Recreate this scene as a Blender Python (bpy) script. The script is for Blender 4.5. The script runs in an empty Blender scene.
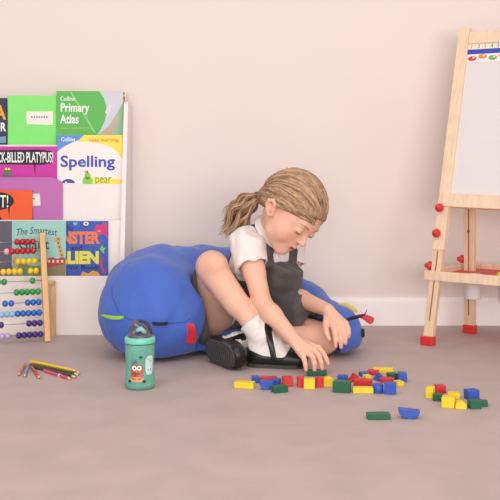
import bpy, bmesh, math, random
import numpy as np
from mathutils import Vector, Matrix
from mathutils.bvhtree import BVHTree
random.seed(7)
rng = np.random.default_rng(7)
C = bpy.context.scene.collection
PI = math.pi
# ---------------------------------------------------------------- camera
FPX, HZ, CAMH = 950.0, 165.0, 0.56          # focal length (px), horizon row, camera height
cam = bpy.data.cameras.new('camera'); camo = bpy.data.objects.new('camera', cam); C.objects.link(camo)
camo.location = (0, 0, CAMH); camo.rotation_euler = (PI/2, 0, 0)
cam.sensor_width = 36; cam.lens = FPX/500*36; cam.shift_y = (HZ-250)/500; cam.clip_start = 0.05
bpy.context.scene.camera = camo
def P(px, py, d):                            # point at image row/column and distance d
    return Vector(((px-250)/FPX*d, d, CAMH-(py-HZ)/FPX*d))
def FL(px, py):                              # point on the floor
    d = FPX*CAMH/(py-HZ); return Vector(((px-250)/FPX*d, d, 0))
# ---------------------------------------------------------------- materials
def lin(c):
    c = c/255.0
    return c/12.92 if c <= .04045 else ((c+.055)/1.055)**2.4
def col(rgb): return (lin(rgb[0]), lin(rgb[1]), lin(rgb[2]), 1)
MATS = {}
def mat(name, rgb, rough=.5, var=.05, scale=20, bump=0, bscale=200, metal=0, trans=0, coat=0, sss=0, spec=.5, stretch=None, alpha=1, attr=None, ior=1.45, sheen=0):
    if name in MATS: return MATS[name]
    m = bpy.data.materials.new(name); m.use_nodes = True
    nt = m.node_tree; b = nt.nodes['Principled BSDF']
    tc = nt.nodes.new('ShaderNodeTexCoord'); mp = nt.nodes.new('ShaderNodeMapping')
    nt.links.new(tc.outputs['Object'], mp.inputs['Vector'])
    if stretch: mp.inputs['Scale'].default_value = stretch
    nz = nt.nodes.new('ShaderNodeTexNoise'); nz.inputs['Scale'].default_value = scale; nz.inputs['Detail'].default_value = 4
    nt.links.new(mp.outputs[0], nz.inputs['Vector'])
    mr = nt.nodes.new('ShaderNodeMapRange'); mr.inputs[1].default_value = .25; mr.inputs[2].default_value = .75
    mr.inputs[3].default_value = 1-var; mr.inputs[4].default_value = 1+var
    nt.links.new(nz.outputs[0], mr.inputs[0])
    vm = nt.nodes.new('ShaderNodeVectorMath'); vm.operation = 'SCALE'
    if attr:
        at = nt.nodes.new('ShaderNodeAttribute'); at.attribute_name = attr
        nt.links.new(at.outputs['Color'], vm.inputs[0])
    else:
        vm.inputs[0].default_value = col(rgb)[:3]
    nt.links.new(mr.outputs[0], vm.inputs['Scale'])
    nt.links.new(vm.outputs[0], b.inputs['Base Color'])
    b.inputs['Roughness'].default_value = rough; b.inputs['Metallic'].default_value = metal
    b.inputs['Transmission Weight'].default_value = trans; b.inputs['Coat Weight'].default_value = coat
    b.inputs['Specular IOR Level'].default_value = spec; b.inputs['IOR'].default_value = ior
    b.inputs['Sheen Weight'].default_value = sheen
    if alpha < 1: b.inputs['Alpha'].default_value = alpha
    if sss:
        b.inputs['Subsurface Weight'].default_value = sss
        b.inputs['Subsurface Radius'].default_value = (.012, .005, .003)
        b.inputs['Subsurface Scale'].default_value = .6
    if bump:
        n2 = nt.nodes.new('ShaderNodeTexNoise'); n2.inputs['Scale'].default_value = bscale; n2.inputs['Detail'].default_value = 3
        nt.links.new(mp.outputs[0], n2.inputs['Vector'])
        bp = nt.nodes.new('ShaderNodeBump'); bp.inputs['Strength'].default_value = bump; bp.inputs['Distance'].default_value = .002
        nt.links.new(n2.outputs[0], bp.inputs['Height']); nt.links.new(bp.outputs[0], b.inputs['Normal'])
    MATS[name] = m; return m
def wood(name, rgb):
    return mat(name, rgb, rough=.5, var=.10, scale=14, stretch=(6, 6, 1), bump=.05, bscale=60)
# ---------------------------------------------------------------- objects
def wloc(o):
    v = Vector((0, 0, 0))
    while o is not None: v = v+o.location; o = o.parent
    return v
def thing(name, label, cat, loc=(0, 0, 0), group=None):
    o = bpy.data.objects.new(name, None); C.objects.link(o); o.location = loc; o.empty_display_size = .02
    o['label'] = label; o['category'] = cat
    if group: o['group'] = group
    return o
def tag(o, label, cat, group=None):
    o['label'] = label; o['category'] = cat
    if group: o['group'] = group
    return o
def link(name, me, m, parent=None, smooth=False, loc=None, label=None):
    o = bpy.data.objects.new(name, me); C.objects.link(o)
    ms = m if isinstance(m, (list, tuple)) else [m]
    for x in ms: me.materials.append(x)
    if parent is not None:
        o.parent = parent; me.transform(Matrix.Translation(-wloc(parent)))
    elif loc is not None:
        me.transform(Matrix.Translation(-Vector(loc))); o.location = loc
    if smooth:
        me.polygons.foreach_set('use_smooth', [True]*len(me.polygons))
    if label: o['label'] = label
    me.update(); return o
def build(name, bm, m, parent=None, smooth=False, loc=None, label=None, recalc=True):
    if recalc: bmesh.ops.recalc_face_normals(bm, faces=bm.faces)
    me = bpy.data.meshes.new(name); bm.to_mesh(me); bm.free()
    return link(name, me, m, parent, smooth, loc, label)
def frame(o, x, y, z):
    return Matrix((Vector(x).to_4d(), Vector(y).to_4d(), Vector(z).to_4d(), Vector(o).to_4d())).transposed() if False else Matrix.Translation(Vector(o)) @ Matrix((Vector(x), Vector(y), Vector(z))).transposed().to_4x4()
def add_box(bm, M, lo, hi, bev=0, seg=2):
    r = bmesh.ops.create_cube(bm, size=1)
    vs = r['verts']; lo = Vector(lo); hi = Vector(hi); c = (lo+hi)/2; s = hi-lo
    for v in vs: v.co = Vector((c.x+v.co.x*s.x, c.y+v.co.y*s.y, c.z+v.co.z*s.z))
    if bev:
        es = list({e for v in vs for e in v.link_edges})
        r2 = bmesh.ops.bevel(bm, geom=es, offset=bev, segments=seg, profile=.5, affect='EDGES')
        vs = list({v for f in r2['faces'] for v in f.verts} | {v for v in vs if v.is_valid})
    for v in vs: v.co = M @ v.co
    return vs
I4 = Matrix.Identity(4)
def boxw(lo, hi, bev=0, M=I4):
    bm = bmesh.new(); add_box(bm, M, lo, hi, bev); return bm
def add_tube(bm, pts, rads, n=8, cap=True):
    pts = [Vector(p) for p in pts]
    if not isinstance(rads, (list, tuple)): rads = [rads]*len(pts)
    rings = []; prev = None
    for i, p in enumerate(pts):
        t = (pts[min(i+1, len(pts)-1)]-pts[max(i-1, 0)]).normalized()
        if prev is None:
            a = Vector((0, 0, 1)) if abs(t.z) < .9 else Vector((1, 0, 0))
            u = t.cross(a).normalized()
        else:
            u = (prev-t*prev.dot(t)).normalized()
        prev = u; w = t.cross(u)
        rings.append([bm.verts.new(p+(u*math.cos(2*PI*k/n)+w*math.sin(2*PI*k/n))*rads[i]) for k in range(n)])
    for a, b in zip(rings, rings[1:]):
        for k in range(n):
            f = bm.faces.new((a[k], a[(k+1) % n], b[(k+1) % n], b[k])); f.smooth = True
    if cap:
        bm.faces.new(rings[0][::-1]); bm.faces.new(rings[-1])
def tube(pts, r, n=8):
    bm = bmesh.new(); add_tube(bm, pts, r, n); return bm
def add_lathe(bm, M, prof, n=32):
    rings = []
    for r, z in prof:
        if r < 1e-6: rings.append([bm.verts.new(M @ Vector((0, 0, z)))])
        else: rings.append([bm.verts.new(M @ Vector((r*math.cos(2*PI*k/n), r*math.sin(2*PI*k/n), z))) for k in range(n)])
    for a, b in zip(rings, rings[1:]):
        for k in range(n):
            if len(a) == 1 and len(b) == 1: continue
            if len(a) == 1: f = bm.faces.new((a[0], b[(k+1) % n], b[k]))
            elif len(b) == 1: f = bm.faces.new((a[k], a[(k+1) % n], b[0]))
            else: f = bm.faces.new((a[k], a[(k+1) % n], b[(k+1) % n], b[k]))
            f.smooth = True
def lathe(prof, M, n=32):
    bm = bmesh.new(); add_lathe(bm, M, prof, n); return bm
def add_prism(bm, M, poly, z0, z1):
    a = [bm.verts.new(M @ Vector((x, y, z0))) for x, y in poly]
    b = [bm.verts.new(M @ Vector((x, y, z1))) for x, y in poly]
    n = len(poly)
    bm.faces.new(a[::-1]); bm.faces.new(b)
    for k in range(n): bm.faces.new((a[k], a[(k+1) % n], b[(k+1) % n], b[k]))
def axis_frame(a, b):                        # z axis from a to b
    a = Vector(a); b = Vector(b); z = (b-a).normalized()
    h = Vector((0, 0, 1)) if abs(z.z) < .9 else Vector((1, 0, 0))
    x = h.cross(z).normalized(); return frame(a, x, z.cross(x), z)
# ---------------------------------------------------------------- implicit surfaces
def _v(a): return np.array(a, dtype=np.float32)
class Cap:
    def __init__(s, a, b, ra, rb=None, k=.006):
        s.a, s.b, s.ra, s.rb, s.k = _v(a), _v(b), ra, ra if rb is None else rb, k
        m = max(s.ra, s.rb); s.lo = np.minimum(s.a, s.b)-m; s.hi = np.maximum(s.a, s.b)+m
    def __call__(s, X, Y, Z):
        ab = s.b-s.a; L = max(float(ab@ab), 1e-12)
        px, py, pz = X-s.a[0], Y-s.a[1], Z-s.a[2]
        t = np.clip((px*ab[0]+py*ab[1]+pz*ab[2])/L, 0, 1)
        return np.sqrt((px-ab[0]*t)**2+(py-ab[1]*t)**2+(pz-ab[2]*t)**2)-(s.ra+(s.rb-s.ra)*t)
class Ell:
    def __init__(s, c, r, axes=None, k=.006):
        s.c, s.r, s.k = _v(c), _v(r), k
        s.R = np.eye(3, dtype=np.float32) if axes is None else np.array([list(a) for a in axes], dtype=np.float32)
        e = np.sqrt(((s.R*s.r[:, None])**2).sum(0)); s.lo = s.c-e; s.hi = s.c+e
    def __call__(s, X, Y, Z):
        px, py, pz = X-s.c[0], Y-s.c[1], Z-s.c[2]
        q = [px*s.R[i, 0]+py*s.R[i, 1]+pz*s.R[i, 2] for i in range(3)]
        k0 = np.sqrt(sum((q[i]/s.r[i])**2 for i in range(3)))
        k1 = np.sqrt(sum((q[i]/s.r[i]**2)**2 for i in range(3)))+1e-9
        return k0*(k0-1)/k1
class Field:
    def __init__(s, lo, hi, res):
        s.lo, s.res = _v(lo), res
        s.n = np.ceil((_v(hi)-s.lo)/res).astype(int)+1
        s.ax = [s.lo[i]+np.arange(s.n[i], dtype=np.float32)*res for i in range(3)]
        s.F = np.ones(s.n, dtype=np.float32)
    def grid(s, sl=(slice(None),)*3):
        return s.ax[0][sl[0]][:, None, None], s.ax[1][sl[1]][None, :, None], s.ax[2][sl[2]][None, None, :]
    def sl(s, pr, pad):
        r = []
        for i in range(3):
            a = int(np.floor((pr.lo[i]-pad-s.lo[i])/s.res)); b = int(np.ceil((pr.hi[i]+pad-s.lo[i])/s.res))+1
            a = max(a, 0); b = min(b, s.n[i])
            if a >= b: return None
            r.append(slice(a, b))
        return tuple(r)
    def add(s, pr, k=None):
        k = pr.k if k is None else k
        sl = s.sl(pr, k+4*s.res+.012)
        if sl is None: return
        d = pr(*s.grid(sl)).astype(np.float32); A = s.F[sl]
        h = np.maximum(k-np.abs(A-d), 0)/k
        s.F[sl] = np.minimum(A, d)-h*h*k*.25
    def sub(s, pr, k=.003):
        sl = s.sl(pr, k+3*s.res)
        if sl is None: return
        d = -pr(*s.grid(sl)).astype(np.float32); A = s.F[sl]
        h = np.maximum(k-np.abs(A-d), 0)/k
        s.F[sl] = np.maximum(A, d)+h*h*k*.25
    def inter(s, D, k=.003):                 # D: array or callable
        d = D(*s.grid()) if callable(D) else D
        d = np.broadcast_to(d, s.F.shape).astype(np.float32)
        h = np.maximum(k-np.abs(s.F-d), 0)/k
        s.F = np.maximum(s.F, d)+h*h*k*.25
    def disp(s, fn):
        X, Y, Z = s.grid(); near = np.abs(s.F) < .03
        s.F = np.where(near, s.F+fn(X, Y, Z), s.F).astype(np.float32)
    def mesh(s, name, smooth=1):
        v, q = nets(s.F, s.lo, s.res)
        for _ in range(smooth): v = laplace(v, q, .5)
        return to_mesh(name, v, q), v
def nets(F, lo, res):
    S = F < 0
    S[0] = S[-1] = False; S[:, 0] = S[:, -1] = False; S[:, :, 0] = S[:, :, -1] = False
    F = np.where(S, F, np.maximum(F, 1e-6))
    c = np.zeros([d-1 for d in F.shape], np.uint8)
    sl = lambda o, d: slice(1, None) if o else slice(None, -1)
    for i in (0, 1):
        for j in (0, 1):
            for k in (0, 1): c += S[sl(i, 0), sl(j, 0), sl(k, 0)]
    act = np.argwhere((c > 0) & (c < 8))
    vid = np.full(c.shape, -1, np.int64); vid[tuple(act.T)] = np.arange(len(act))
    acc = np.zeros((len(act), 3)); cnt = np.zeros(len(act))
    corners = [(i, j, k) for i in (0, 1) for j in (0, 1) for k in (0, 1)]
    for a in corners:
        for ax in range(3):
            if a[ax]: continue
            b = list(a); b[ax] = 1
            fa = F[tuple((act+np.array(a)).T)]; fb = F[tuple((act+np.array(b)).T)]
            m = (fa < 0) != (fb < 0)
            t = np.where(m, fa/np.where(m, fa-fb, 1), 0)
            p = np.array(a, float)[None, :]+t[:, None]*(np.array(b)-np.array(a))[None, :]
            acc += p*m[:, None]; cnt += m
    v = (act+acc/np.maximum(cnt, 1)[:, None])*res+np.array(lo)[None, :]
    Q = []
    for ax in range(3):
        u, w = [(1, 2), (2, 0), (0, 1)][ax]
        s0 = [slice(None)]*3; s1 = [slice(None)]*3
        s0[ax] = slice(None, -1); s1[ax] = slice(1, None)
        A, B = S[tuple(s0)], S[tuple(s1)]
        e = np.argwhere(A != B); fl = A[tuple(e.T)]
        def cell(du, dw):
            q = e.copy(); q[:, u] -= du; q[:, w] -= dw; return vid[tuple(q.T)]
        q = np.stack([cell(1, 1), cell(0, 1), cell(0, 0), cell(1, 0)], 1)
        q[~fl] = q[~fl][:, ::-1]; Q.append(q)
    return v, np.concatenate(Q)
def laplace(v, q, lam):
    acc = np.zeros_like(v); cnt = np.zeros(len(v))
    for i in range(4):
        a, b = q[:, i], q[:, (i+1) % 4]
        for x, y in ((a, b), (b, a)):
            for ax in range(3): acc[:, ax] += np.bincount(x, v[y, ax], len(v))
            cnt += np.bincount(x, minlength=len(v))
    return v+(acc/np.maximum(cnt, 1)[:, None]-v)*lam
def to_mesh(name, v, q):
    me = bpy.data.meshes.new(name)
    me.vertices.add(len(v)); me.vertices.foreach_set('co', v.astype(np.float32).ravel())
    me.loops.add(len(q)*4); me.loops.foreach_set('vertex_index', q.astype(np.int32).ravel())
    me.polygons.add(len(q)); me.polygons.foreach_set('loop_start', np.arange(len(q), dtype=np.int32)*4)
    me.update(calc_edges=True); me.validate(); return me
def set_col(me, cols):
    a = me.color_attributes.new('tint', 'FLOAT_COLOR', 'POINT')
    c = np.ones((len(me.vertices), 4), np.float32); c[:, :3] = cols; a.data.foreach_set('color', c.ravel())
# ================================================================ the room
WALL = 3.325
wallm = mat('wall_paint', (231, 216, 208), .85, .012, 3, .04, 300, spec=.2)
floorm = mat('floor_vinyl', (190, 170, 164), .6, .07, 9, .12, 500, spec=.25)
_nt = floorm.node_tree
basem = mat('baseboard_paint', (250, 240, 236), .5, .01)
o = build('floor', boxw((-4, -3, -.05), (4, WALL, 0)), floorm); o['kind'] = 'structure'
o = build('wall_back', boxw((-4, WALL, -.05), (4, WALL+.1, 2.8)), wallm); o['kind'] = 'structure'
bm = bmesh.new(); add_box(bm, I4, (-.41, WALL-.016, 0), (4, WALL, .085), .001); add_box(bm, I4, (-.41, WALL-.011, .083), (4, WALL, .098), .003)
o = build('baseboard_back', bm, basem); o['kind'] = 'structure'
# ================================================================ bookcase
white = mat('white_laminate', (238, 228, 223), .45, .01)
BX0, BX1 = -1.06, -.414
root = thing('bookcase', 'white tiered display bookcase against the wall holding front-facing books', 'bookcase', ((BX0+BX1)/2, 3.2, 0))
def side(x0):
    bm = bmesh.new()
    M = frame((x0, 0, 0), (0, 1, 0), (0, 0, 1), (1, 0, 0))
    add_prism(bm, M, [(3.085, 0), (3.318, 0), (3.318, .77), (3.30, .775), (3.235, .775), (3.222, .765)], 0, .014)
    return bm
build('side_panel', side(BX1-.014), white, root); build('side_panel', side(BX0), white, root)
build('back_panel', boxw((BX0+.014, 3.30, .0), (BX1-.014, 3.312, .62), .001), white, root)
TD = [3.245, 3.205, 3.170, 3.130]; TZ = [.629, .496, .376, .194]
for i in range(4):
    zb = TZ[i+1]-.09 if i < 3 else 0
    build('front_panel', boxw((BX0+.014, TD[i], zb), (BX1-.014, TD[i]+.010, TZ[i]), .001), white, root)
    back = TD[i-1] if i else 3.30
    build('ledge', boxw((BX0+.014, TD[i]+.010, max(zb, TZ[i]-.14)), (BX1-.014, back, max(zb, TZ[i]-.14)+.008)), white, root)
# ---------------------------------------------------------------- books
paper = mat('paper_edges', (236, 228, 215), .8)
class Book:
    def __init__(s, label, px0, px1, ytop, zbot, d, tilt, thick, rgb, name='book', cat='book', rough=.35, rnd=0, group=None):
        s.d, s.t = d, math.radians(tilt)
        s.U = Vector((1, 0, 0)); s.V = Vector((0, math.sin(s.t), math.cos(s.t))); s.N = Vector((0, -math.cos(s.t), math.sin(s.t)))
        s.O = Vector(((px0-250)/FPX*d, d, zbot))
        w = (px1-px0)/FPX*d
        h = (s.hit(px0, ytop)-s.O).dot(s.V); s.w, s.h = w, h
        s.root = thing(name, label, cat, s.O+s.U*w/2, group)
        M = frame(s.O, s.U, s.V, s.N)
        cm = mat('cover_%d_%d_%d' % rgb, rgb, rough, .03, 12)
        bm = bmesh.new()
        if rnd:
            poly = [(0, 0), (w, 0)]+[(w-rnd+rnd*math.cos(a), h-rnd*.55+rnd*.55*math.sin(a)) for a in [PI/2*k/8 for k in range(9)]]+[(0, h)]
            add_prism(bm, M, poly, -thick, 0); build('cover', bm, cm, s.root)
        else:
            add_box(bm, M, (0, 0, -.0012), (w, h, 0), .0004); build('cover', bm, cm, s.root)
            build('pages', boxw((.002, .002, -thick+.0012), (w-.002, h-.002, -.0012), 0, M), paper, s.root)
            build('cover', boxw((0, 0, -thick), (w, h, -thick+.0012), .0004, M), cm, s.root)
        s.M = M
    def hit(s, px, py, lay=0):
        r = Vector(((px-250)/FPX, 1, -(py-HZ)/FPX)); c = Vector((0, 0, CAMH))
        o = s.O+s.N*(lay*.0004) if lay else s.O
        return c+r*((o-c).dot(s.N)/r.dot(s.N))
    def clampuv(s, p, lay):
        q = p-s.O; u = min(max(q.dot(s.U), .0003), s.w-.0003); v = min(max(q.dot(s.V), .0003), s.h-.0003)
        return s.O+s.U*u+s.V*v+s.N*(.0004*lay)
    def poly(s, pts, rgb, lay=1, name='print'):
        bm = bmesh.new()
        vs = [bm.verts.new(s.clampuv(s.hit(x, y), lay)) for x, y in pts]
        bm.faces.new(vs)
        for f in bm.faces:
            f.normal_update()
            if f.normal.dot(s.N) < 0: f.normal_flip()
        bmesh.ops.triangulate(bm, faces=bm.faces)
        return build(name, bm, mat('ink_%d_%d_%d' % rgb, rgb, .5, .02), s.root, recalc=False)
    def ell(s, cx, cy, rx, ry, rgb, lay=1, name='print', a0=0, a1=2*PI, n=24):
        return s.poly([(cx+rx*math.cos(a0+(a1-a0)*k/n), cy-ry*math.sin(a0+(a1-a0)*k/n)) for k in range(n+(a1-a0 < 6.2))], rgb, lay, name)
    def text(s, body, x0, y0, x1, y1, rgb, lay=2, name='title', bold=0, shear=0, arc=0):
        v, f = glyphs(body, bold, shear)
        lo = v.min(0); hi = v.max(0)
        me = bpy.data.meshes.new(name); vs = []
        for x, y in v:
            tx = (x-lo[0])/(hi[0]-lo[0]); ty = (y-lo[1])/(hi[1]-lo[1])
            vs.append(s.clampuv(s.hit(x0+(x1-x0)*tx, y1+(y0-y1)*ty-arc*4*tx*(1-tx)), lay))
        me.from_pydata(vs, [], f)
        return link(name, me, mat('ink_%d_%d_%d' % rgb, rgb, .5, .02), s.root)
def glyphs(body, bold=0, shear=0):
    cu = bpy.data.curves.new('t', 'FONT'); cu.body = body; cu.size = 1; cu.offset = bold; cu.shear = shear; cu.resolution_u = 3; cu.space_line = .95
    to = bpy.data.objects.new('t', cu); C.objects.link(to)
    bpy.context.view_layer.update()
    me = bpy.data.meshes.new_from_object(to.evaluated_get(bpy.context.evaluated_depsgraph_get()))
    v = np.array([tuple(x.co)[:2] for x in me.vertices]); f = [tuple(p.vertices) for p in me.polygons]
    bpy.data.objects.remove(to); bpy.data.curves.remove(cu); bpy.data.meshes.remove(me)
    return v, f
zt = [TZ[0]-.13, TZ[1]-.13, TZ[2]-.13, TZ[3]-.13]
# --- top row
b = Book('dark navy book at the left end of the top row with orange letter A', -52, 6.5, 98, zt[0], 3.270, 1, .008, (38, 44, 72))
b.text('A', -6, 105, 6.2, 119.5, (235, 165, 70), 2, bold=.03)
b.text('OR', -7, 122.5, 6.3, 131.5, (235, 235, 235), 2, bold=.03)
b.poly([(-20, 140), (6, 136), (6, 143), (-20, 143)], (120, 150, 180), 1)
b = Book('plain bright green exercise book with white name label in the top row', 7.5, 56.5, 95.5, zt[0], 3.267, 1, .004, (128, 226, 112), name='exercise_book')
b.poly([(26.5, 111.5), (53, 111.5), (53, 125), (26.5, 124)], (244, 232, 222), 1, 'name_label')
for k in range(7):
    b.poly([(31+k*2.5, 116.5), (32.6+k*2.5, 116), (32.8+k*2.5, 117.6), (31.2+k*2.5, 118)], (120, 110, 110), 2, 'handwriting')
b = Book('pale book with orange print peeking out behind the green atlas', 75, 125.9, 90, zt[0], 3.287, 1, .006, (236, 220, 208))
b.ell(124, 93.3, 1, 1, (226, 90, 60)); b.poly([(122.8, 97), (125, 97), (125, 103), (123.9, 103), (123.6, 98.6), (122.8, 98.6)], (226, 90, 60))
b = Book('green Primary Atlas book with pale map edge at right of top row', 56, 123, 91, zt[0], 3.258, 1, .008, (86, 178, 74))
b.poly([(99, 91), (123, 91), (123, 135), (97, 135), (101, 129), (104.5, 122), (106.5, 114), (106.3, 106), (104, 98)], (205, 204, 214), 1, 'map_print')
b.poly([(97, 135), (103, 131), (109, 126), (114, 118), (119, 110), (123, 103), (123, 135)], (150, 190, 150), 2, 'map_print')
b.poly([(99, 135), (105, 131), (111, 126), (117, 115), (118, 120), (113, 131), (112, 135)], (205, 165, 150), 3, 'map_print')
b.poly([(105, 112), (109, 104), (112, 106), (108, 116)], (222, 214, 222), 2, 'map_print')
b.poly([(70, 92), (72, 92), (96, 133), (94, 133)], (140, 205, 126), 1, 'print')
b.text('Collins', 60.3, 96.5, 75, 100.8, (236, 244, 232), 2, 'publisher_name', .015)
b.text('Primary\nAtlas', 60, 103, 89.5, 123.5, (245, 250, 240), 2, 'title', .02)
b.text('explore and discover', 60.5, 127, 90, 129.2, (214, 200, 70), 2, 'subtitle')
# --- second row
b = Book('magenta picture book in the second row with black speech bubble title', -38, 57.5, 146.5, zt[1], 3.222, 1, .008, (200, 40, 160))
pts = []
for k in range(28):
    a = 2*PI*k/28; c, s_ = math.cos(a), math.sin(a)
    pts.append((8+48*math.copysign(abs(c)**.25, c)-3, 157.2-7.6*math.copysign(abs(s_)**.35, s_)+.4*math.sin(a*9)))
b.poly(pts, (26, 22, 26), 1, 'speech_bubble')
b.poly([(33.6, 163), (35.8, 163), (35.4, 170), (35.6, 176), (34.6, 172)], (26, 22, 26), 1, 'speech_bubble')
b.text('DUCK-BILLED PLATYPUS!', -10.5, 152, 53.2, 162.6, (240, 238, 235), 2, 'title', .02)
b.ell(7.5, 172, 3.6, 4.5, (120, 100, 70), 1); b.ell(6, 169, 1.2, 1.2, (240, 220, 90), 2); b.ell(9, 169, 1.2, 1.2, (240, 220, 90), 2); b.ell(7.5, 176, 5.5, 5, (110, 105, 100), 3)
b = Book('white and yellow Spelling workbook in front of the green atlas', 57, 122.4, 135, zt[1], 3.217, 1, .006, (243, 230, 224), name='workbook')
b.poly([(57, 135), (84, 135), (79, 140), (72, 142.5), (65, 146), (60, 149.5), (57, 152)], (92, 142, 214), 2, 'corner_print')
b.poly([(84, 135), (122.4, 135), (122.4, 160), (119, 154), (114, 149), (107, 145.5), (98, 142.8), (88, 141.6), (78, 142.2)], (248, 222, 84), 1, 'corner_print')
b.poly([(92, 177), (122.4, 179.5), (122.4, 184.2), (90, 184.2)], (246, 220, 84), 1, 'corner_print')
b.text('Collins', 61, 137.3, 75, 141.3, (235, 242, 250), 3, 'publisher_name', .015)
b.text('easy learning', 89.5, 138, 118.5, 142.6, (226, 110, 60), 2, 'series_name', .012)
b.text('Spelling', 60.5, 155.5, 115, 170.5, (62, 78, 176), 2, 'title', .022)
b.ell(87.5, 181.5, 5.2, 5.4, (138, 200, 84), 2, 'pear_picture'); b.ell(87.5, 176, 3, 3.6, (138, 200, 84), 2, 'pear_picture')
b.poly([(87, 173), (87.2, 170.5), (88.2, 170.2), (87.8, 173)], (70, 80, 60), 3, 'pear_picture'); b.poly([(84, 172), (86, 171), (87, 172.6)], (70, 110, 60), 3, 'pear_picture')
b.text('pear', 95.5, 177.2, 111.5, 185.5, (90, 150, 70), 2, 'caption', .0)
b.ell(68.5, 183, 6.5, 4, (66, 80, 150), 2, 'whale_picture', 0, PI); b.ell(66, 182.5, 1, 1, (240, 235, 235), 3, 'whale_picture')
# --- third row
b = Book('lilac folder with rounded corner standing in the third row', -40, 62.5, 177.3, zt[2], 3.1955, 1, .004, (186, 104, 172), name='folder', cat='folder', rnd=.05)
b.poly([(31, 193.5), (39.8, 193.8), (40.6, 205.5), (31, 205.8)], (232, 222, 214), 1, 'name_label')
b.poly([(32.6, 198), (35, 198), (35, 199.2), (32.6, 199.2)], (110, 100, 100), 2, 'handwriting')
b = Book('orange picture book in front of the lilac folder with black bubble', -42, 32, 190, zt[2], 3.186, 1, .007, (232, 88, 36))
b.ell(-2, 201, 16, 9, (24, 22, 22), 1, 'speech_bubble')
b.poly([(8, 207), (10, 206), (9.3, 216), (9.8, 220), (8.6, 214)], (24, 22, 22), 1, 'speech_bubble')
b.text('T!', 0, 195, 8.3, 207.5, (242, 240, 235), 2, 'title', .01)
b.poly([(-4, 220), (-1, 213), (2, 220)], (30, 26, 26), 1)
# --- fourth row
b = Book('dark slate book at the left end of the bottom row behind abacus', -45, 13, 221, zt[3], 3.1575, 1, .007, (92, 90, 106))
b = Book('deep blue Monster and Alien colouring book at right of bottom row', 52, 107.7, 221, zt[3], 3.158, 1, .005, (48, 82, 170))
b.text('The', 66, 226, 73, 231, (24, 34, 74), 2, 'title', .01)
b.text('MONSTER', 41.5, 231.2, 100.5, 244.2, (226, 120, 84), 2, 'title', .06)
b.text('and', 71, 245.2, 82, 250, (22, 34, 76), 2, 'title', .02)
b.text('ALIEN', 55, 251, 99, 264, (226, 214, 70), 2, 'title', .06)
b.text('Colouring Book', 44, 265, 99.5, 270.8, (24, 34, 76), 2, 'title', .02)
b.poly([(94, 229), (97, 224), (101, 226), (103.5, 222), (107.2, 224), (107.2, 238), (104, 234), (99, 235)], (206, 50, 110), 1, 'monster_picture')
b.ell(86, 223.6, 2.6, 2, (240, 236, 220), 1, 'monster_picture'); b.ell(86, 223.6, 1, 1, (30, 30, 40), 2, 'monster_picture')
b.poly([(100, 249), (102, 244.5), (103.2, 247.5), (106, 248), (104, 250.5), (104.6, 254), (102, 252)], (120, 200, 80), 1, 'monster_picture')
b.poly([(101.5, 256), (103, 259), (102, 263), (103.5, 268), (106, 272), (104, 274), (101, 268), (100.5, 261)], (206, 60, 90), 1, 'monster_picture')
b.poly([(80, 276), (83, 271.5), (88, 273.5), (93, 270.5), (98, 272), (101, 276)], (234, 160, 60), 1, 'monster_picture')
b.poly([(73, 222.5), (78, 222), (77, 225), (74, 225.5)], (100, 190, 220), 1, 'monster_picture')
b.poly([(97, 232), (99, 228.8), (101.4, 232)], (240, 120, 160), 2, 'monster_picture')
b = Book('pale teal picture book in the bottom row titled The Smartest', 11.5, 65.5, 221, zt[3], 3.148, 1, .008, (152, 200, 190))
b.text('The Smartest', 16.5, 229, 57, 236, (40, 62, 66), 2, 'title', .0, .2, 2.2)
b.text('Giant', 19, 239, 49, 249, (44, 66, 64), 2, 'title', .0)
b.poly([(47, 276), (47, 262), (52, 260), (60, 261), (65.5, 258), (65.5, 276)], (136, 120, 92), 1, 'town_picture')
b.poly([(46, 266), (48, 258), (53, 257), (57, 259), (62, 257), (65, 258), (65, 264), (46, 268)], (176, 70, 66), 2, 'town_picture')
for k in range(4): b.poly([(48+k*4.4, 260), (50+k*4.4, 260), (50+k*4.4, 262.5), (48+k*4.4, 262.5)], (238, 220, 190), 3, 'town_picture')
b.poly([(54.5, 239), (57.5, 236.5), (60, 237.5), (60.2, 240.5), (61.2, 247), (64, 256), (60.5, 257), (58, 247), (57, 241.5), (55, 241.5)], (214, 150, 74), 4, 'giraffe_picture')
for (x, y) in ((58.5, 243), (59.3, 247), (60.5, 251), (62, 255), (58.6, 239)): b.ell(x, y, .8, 1.1, (150, 88, 44), 5, 'giraffe_picture', n=8)
b.poly([(11.5, 276), (11.5, 266), (20, 263), (34, 266), (47, 265), (47, 276)], (120, 140, 92), 1, 'town_picture')
b.poly([(13, 270), (13, 256), (18, 256), (18, 270)], (190, 160, 120), 2, 'town_picture')
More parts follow.
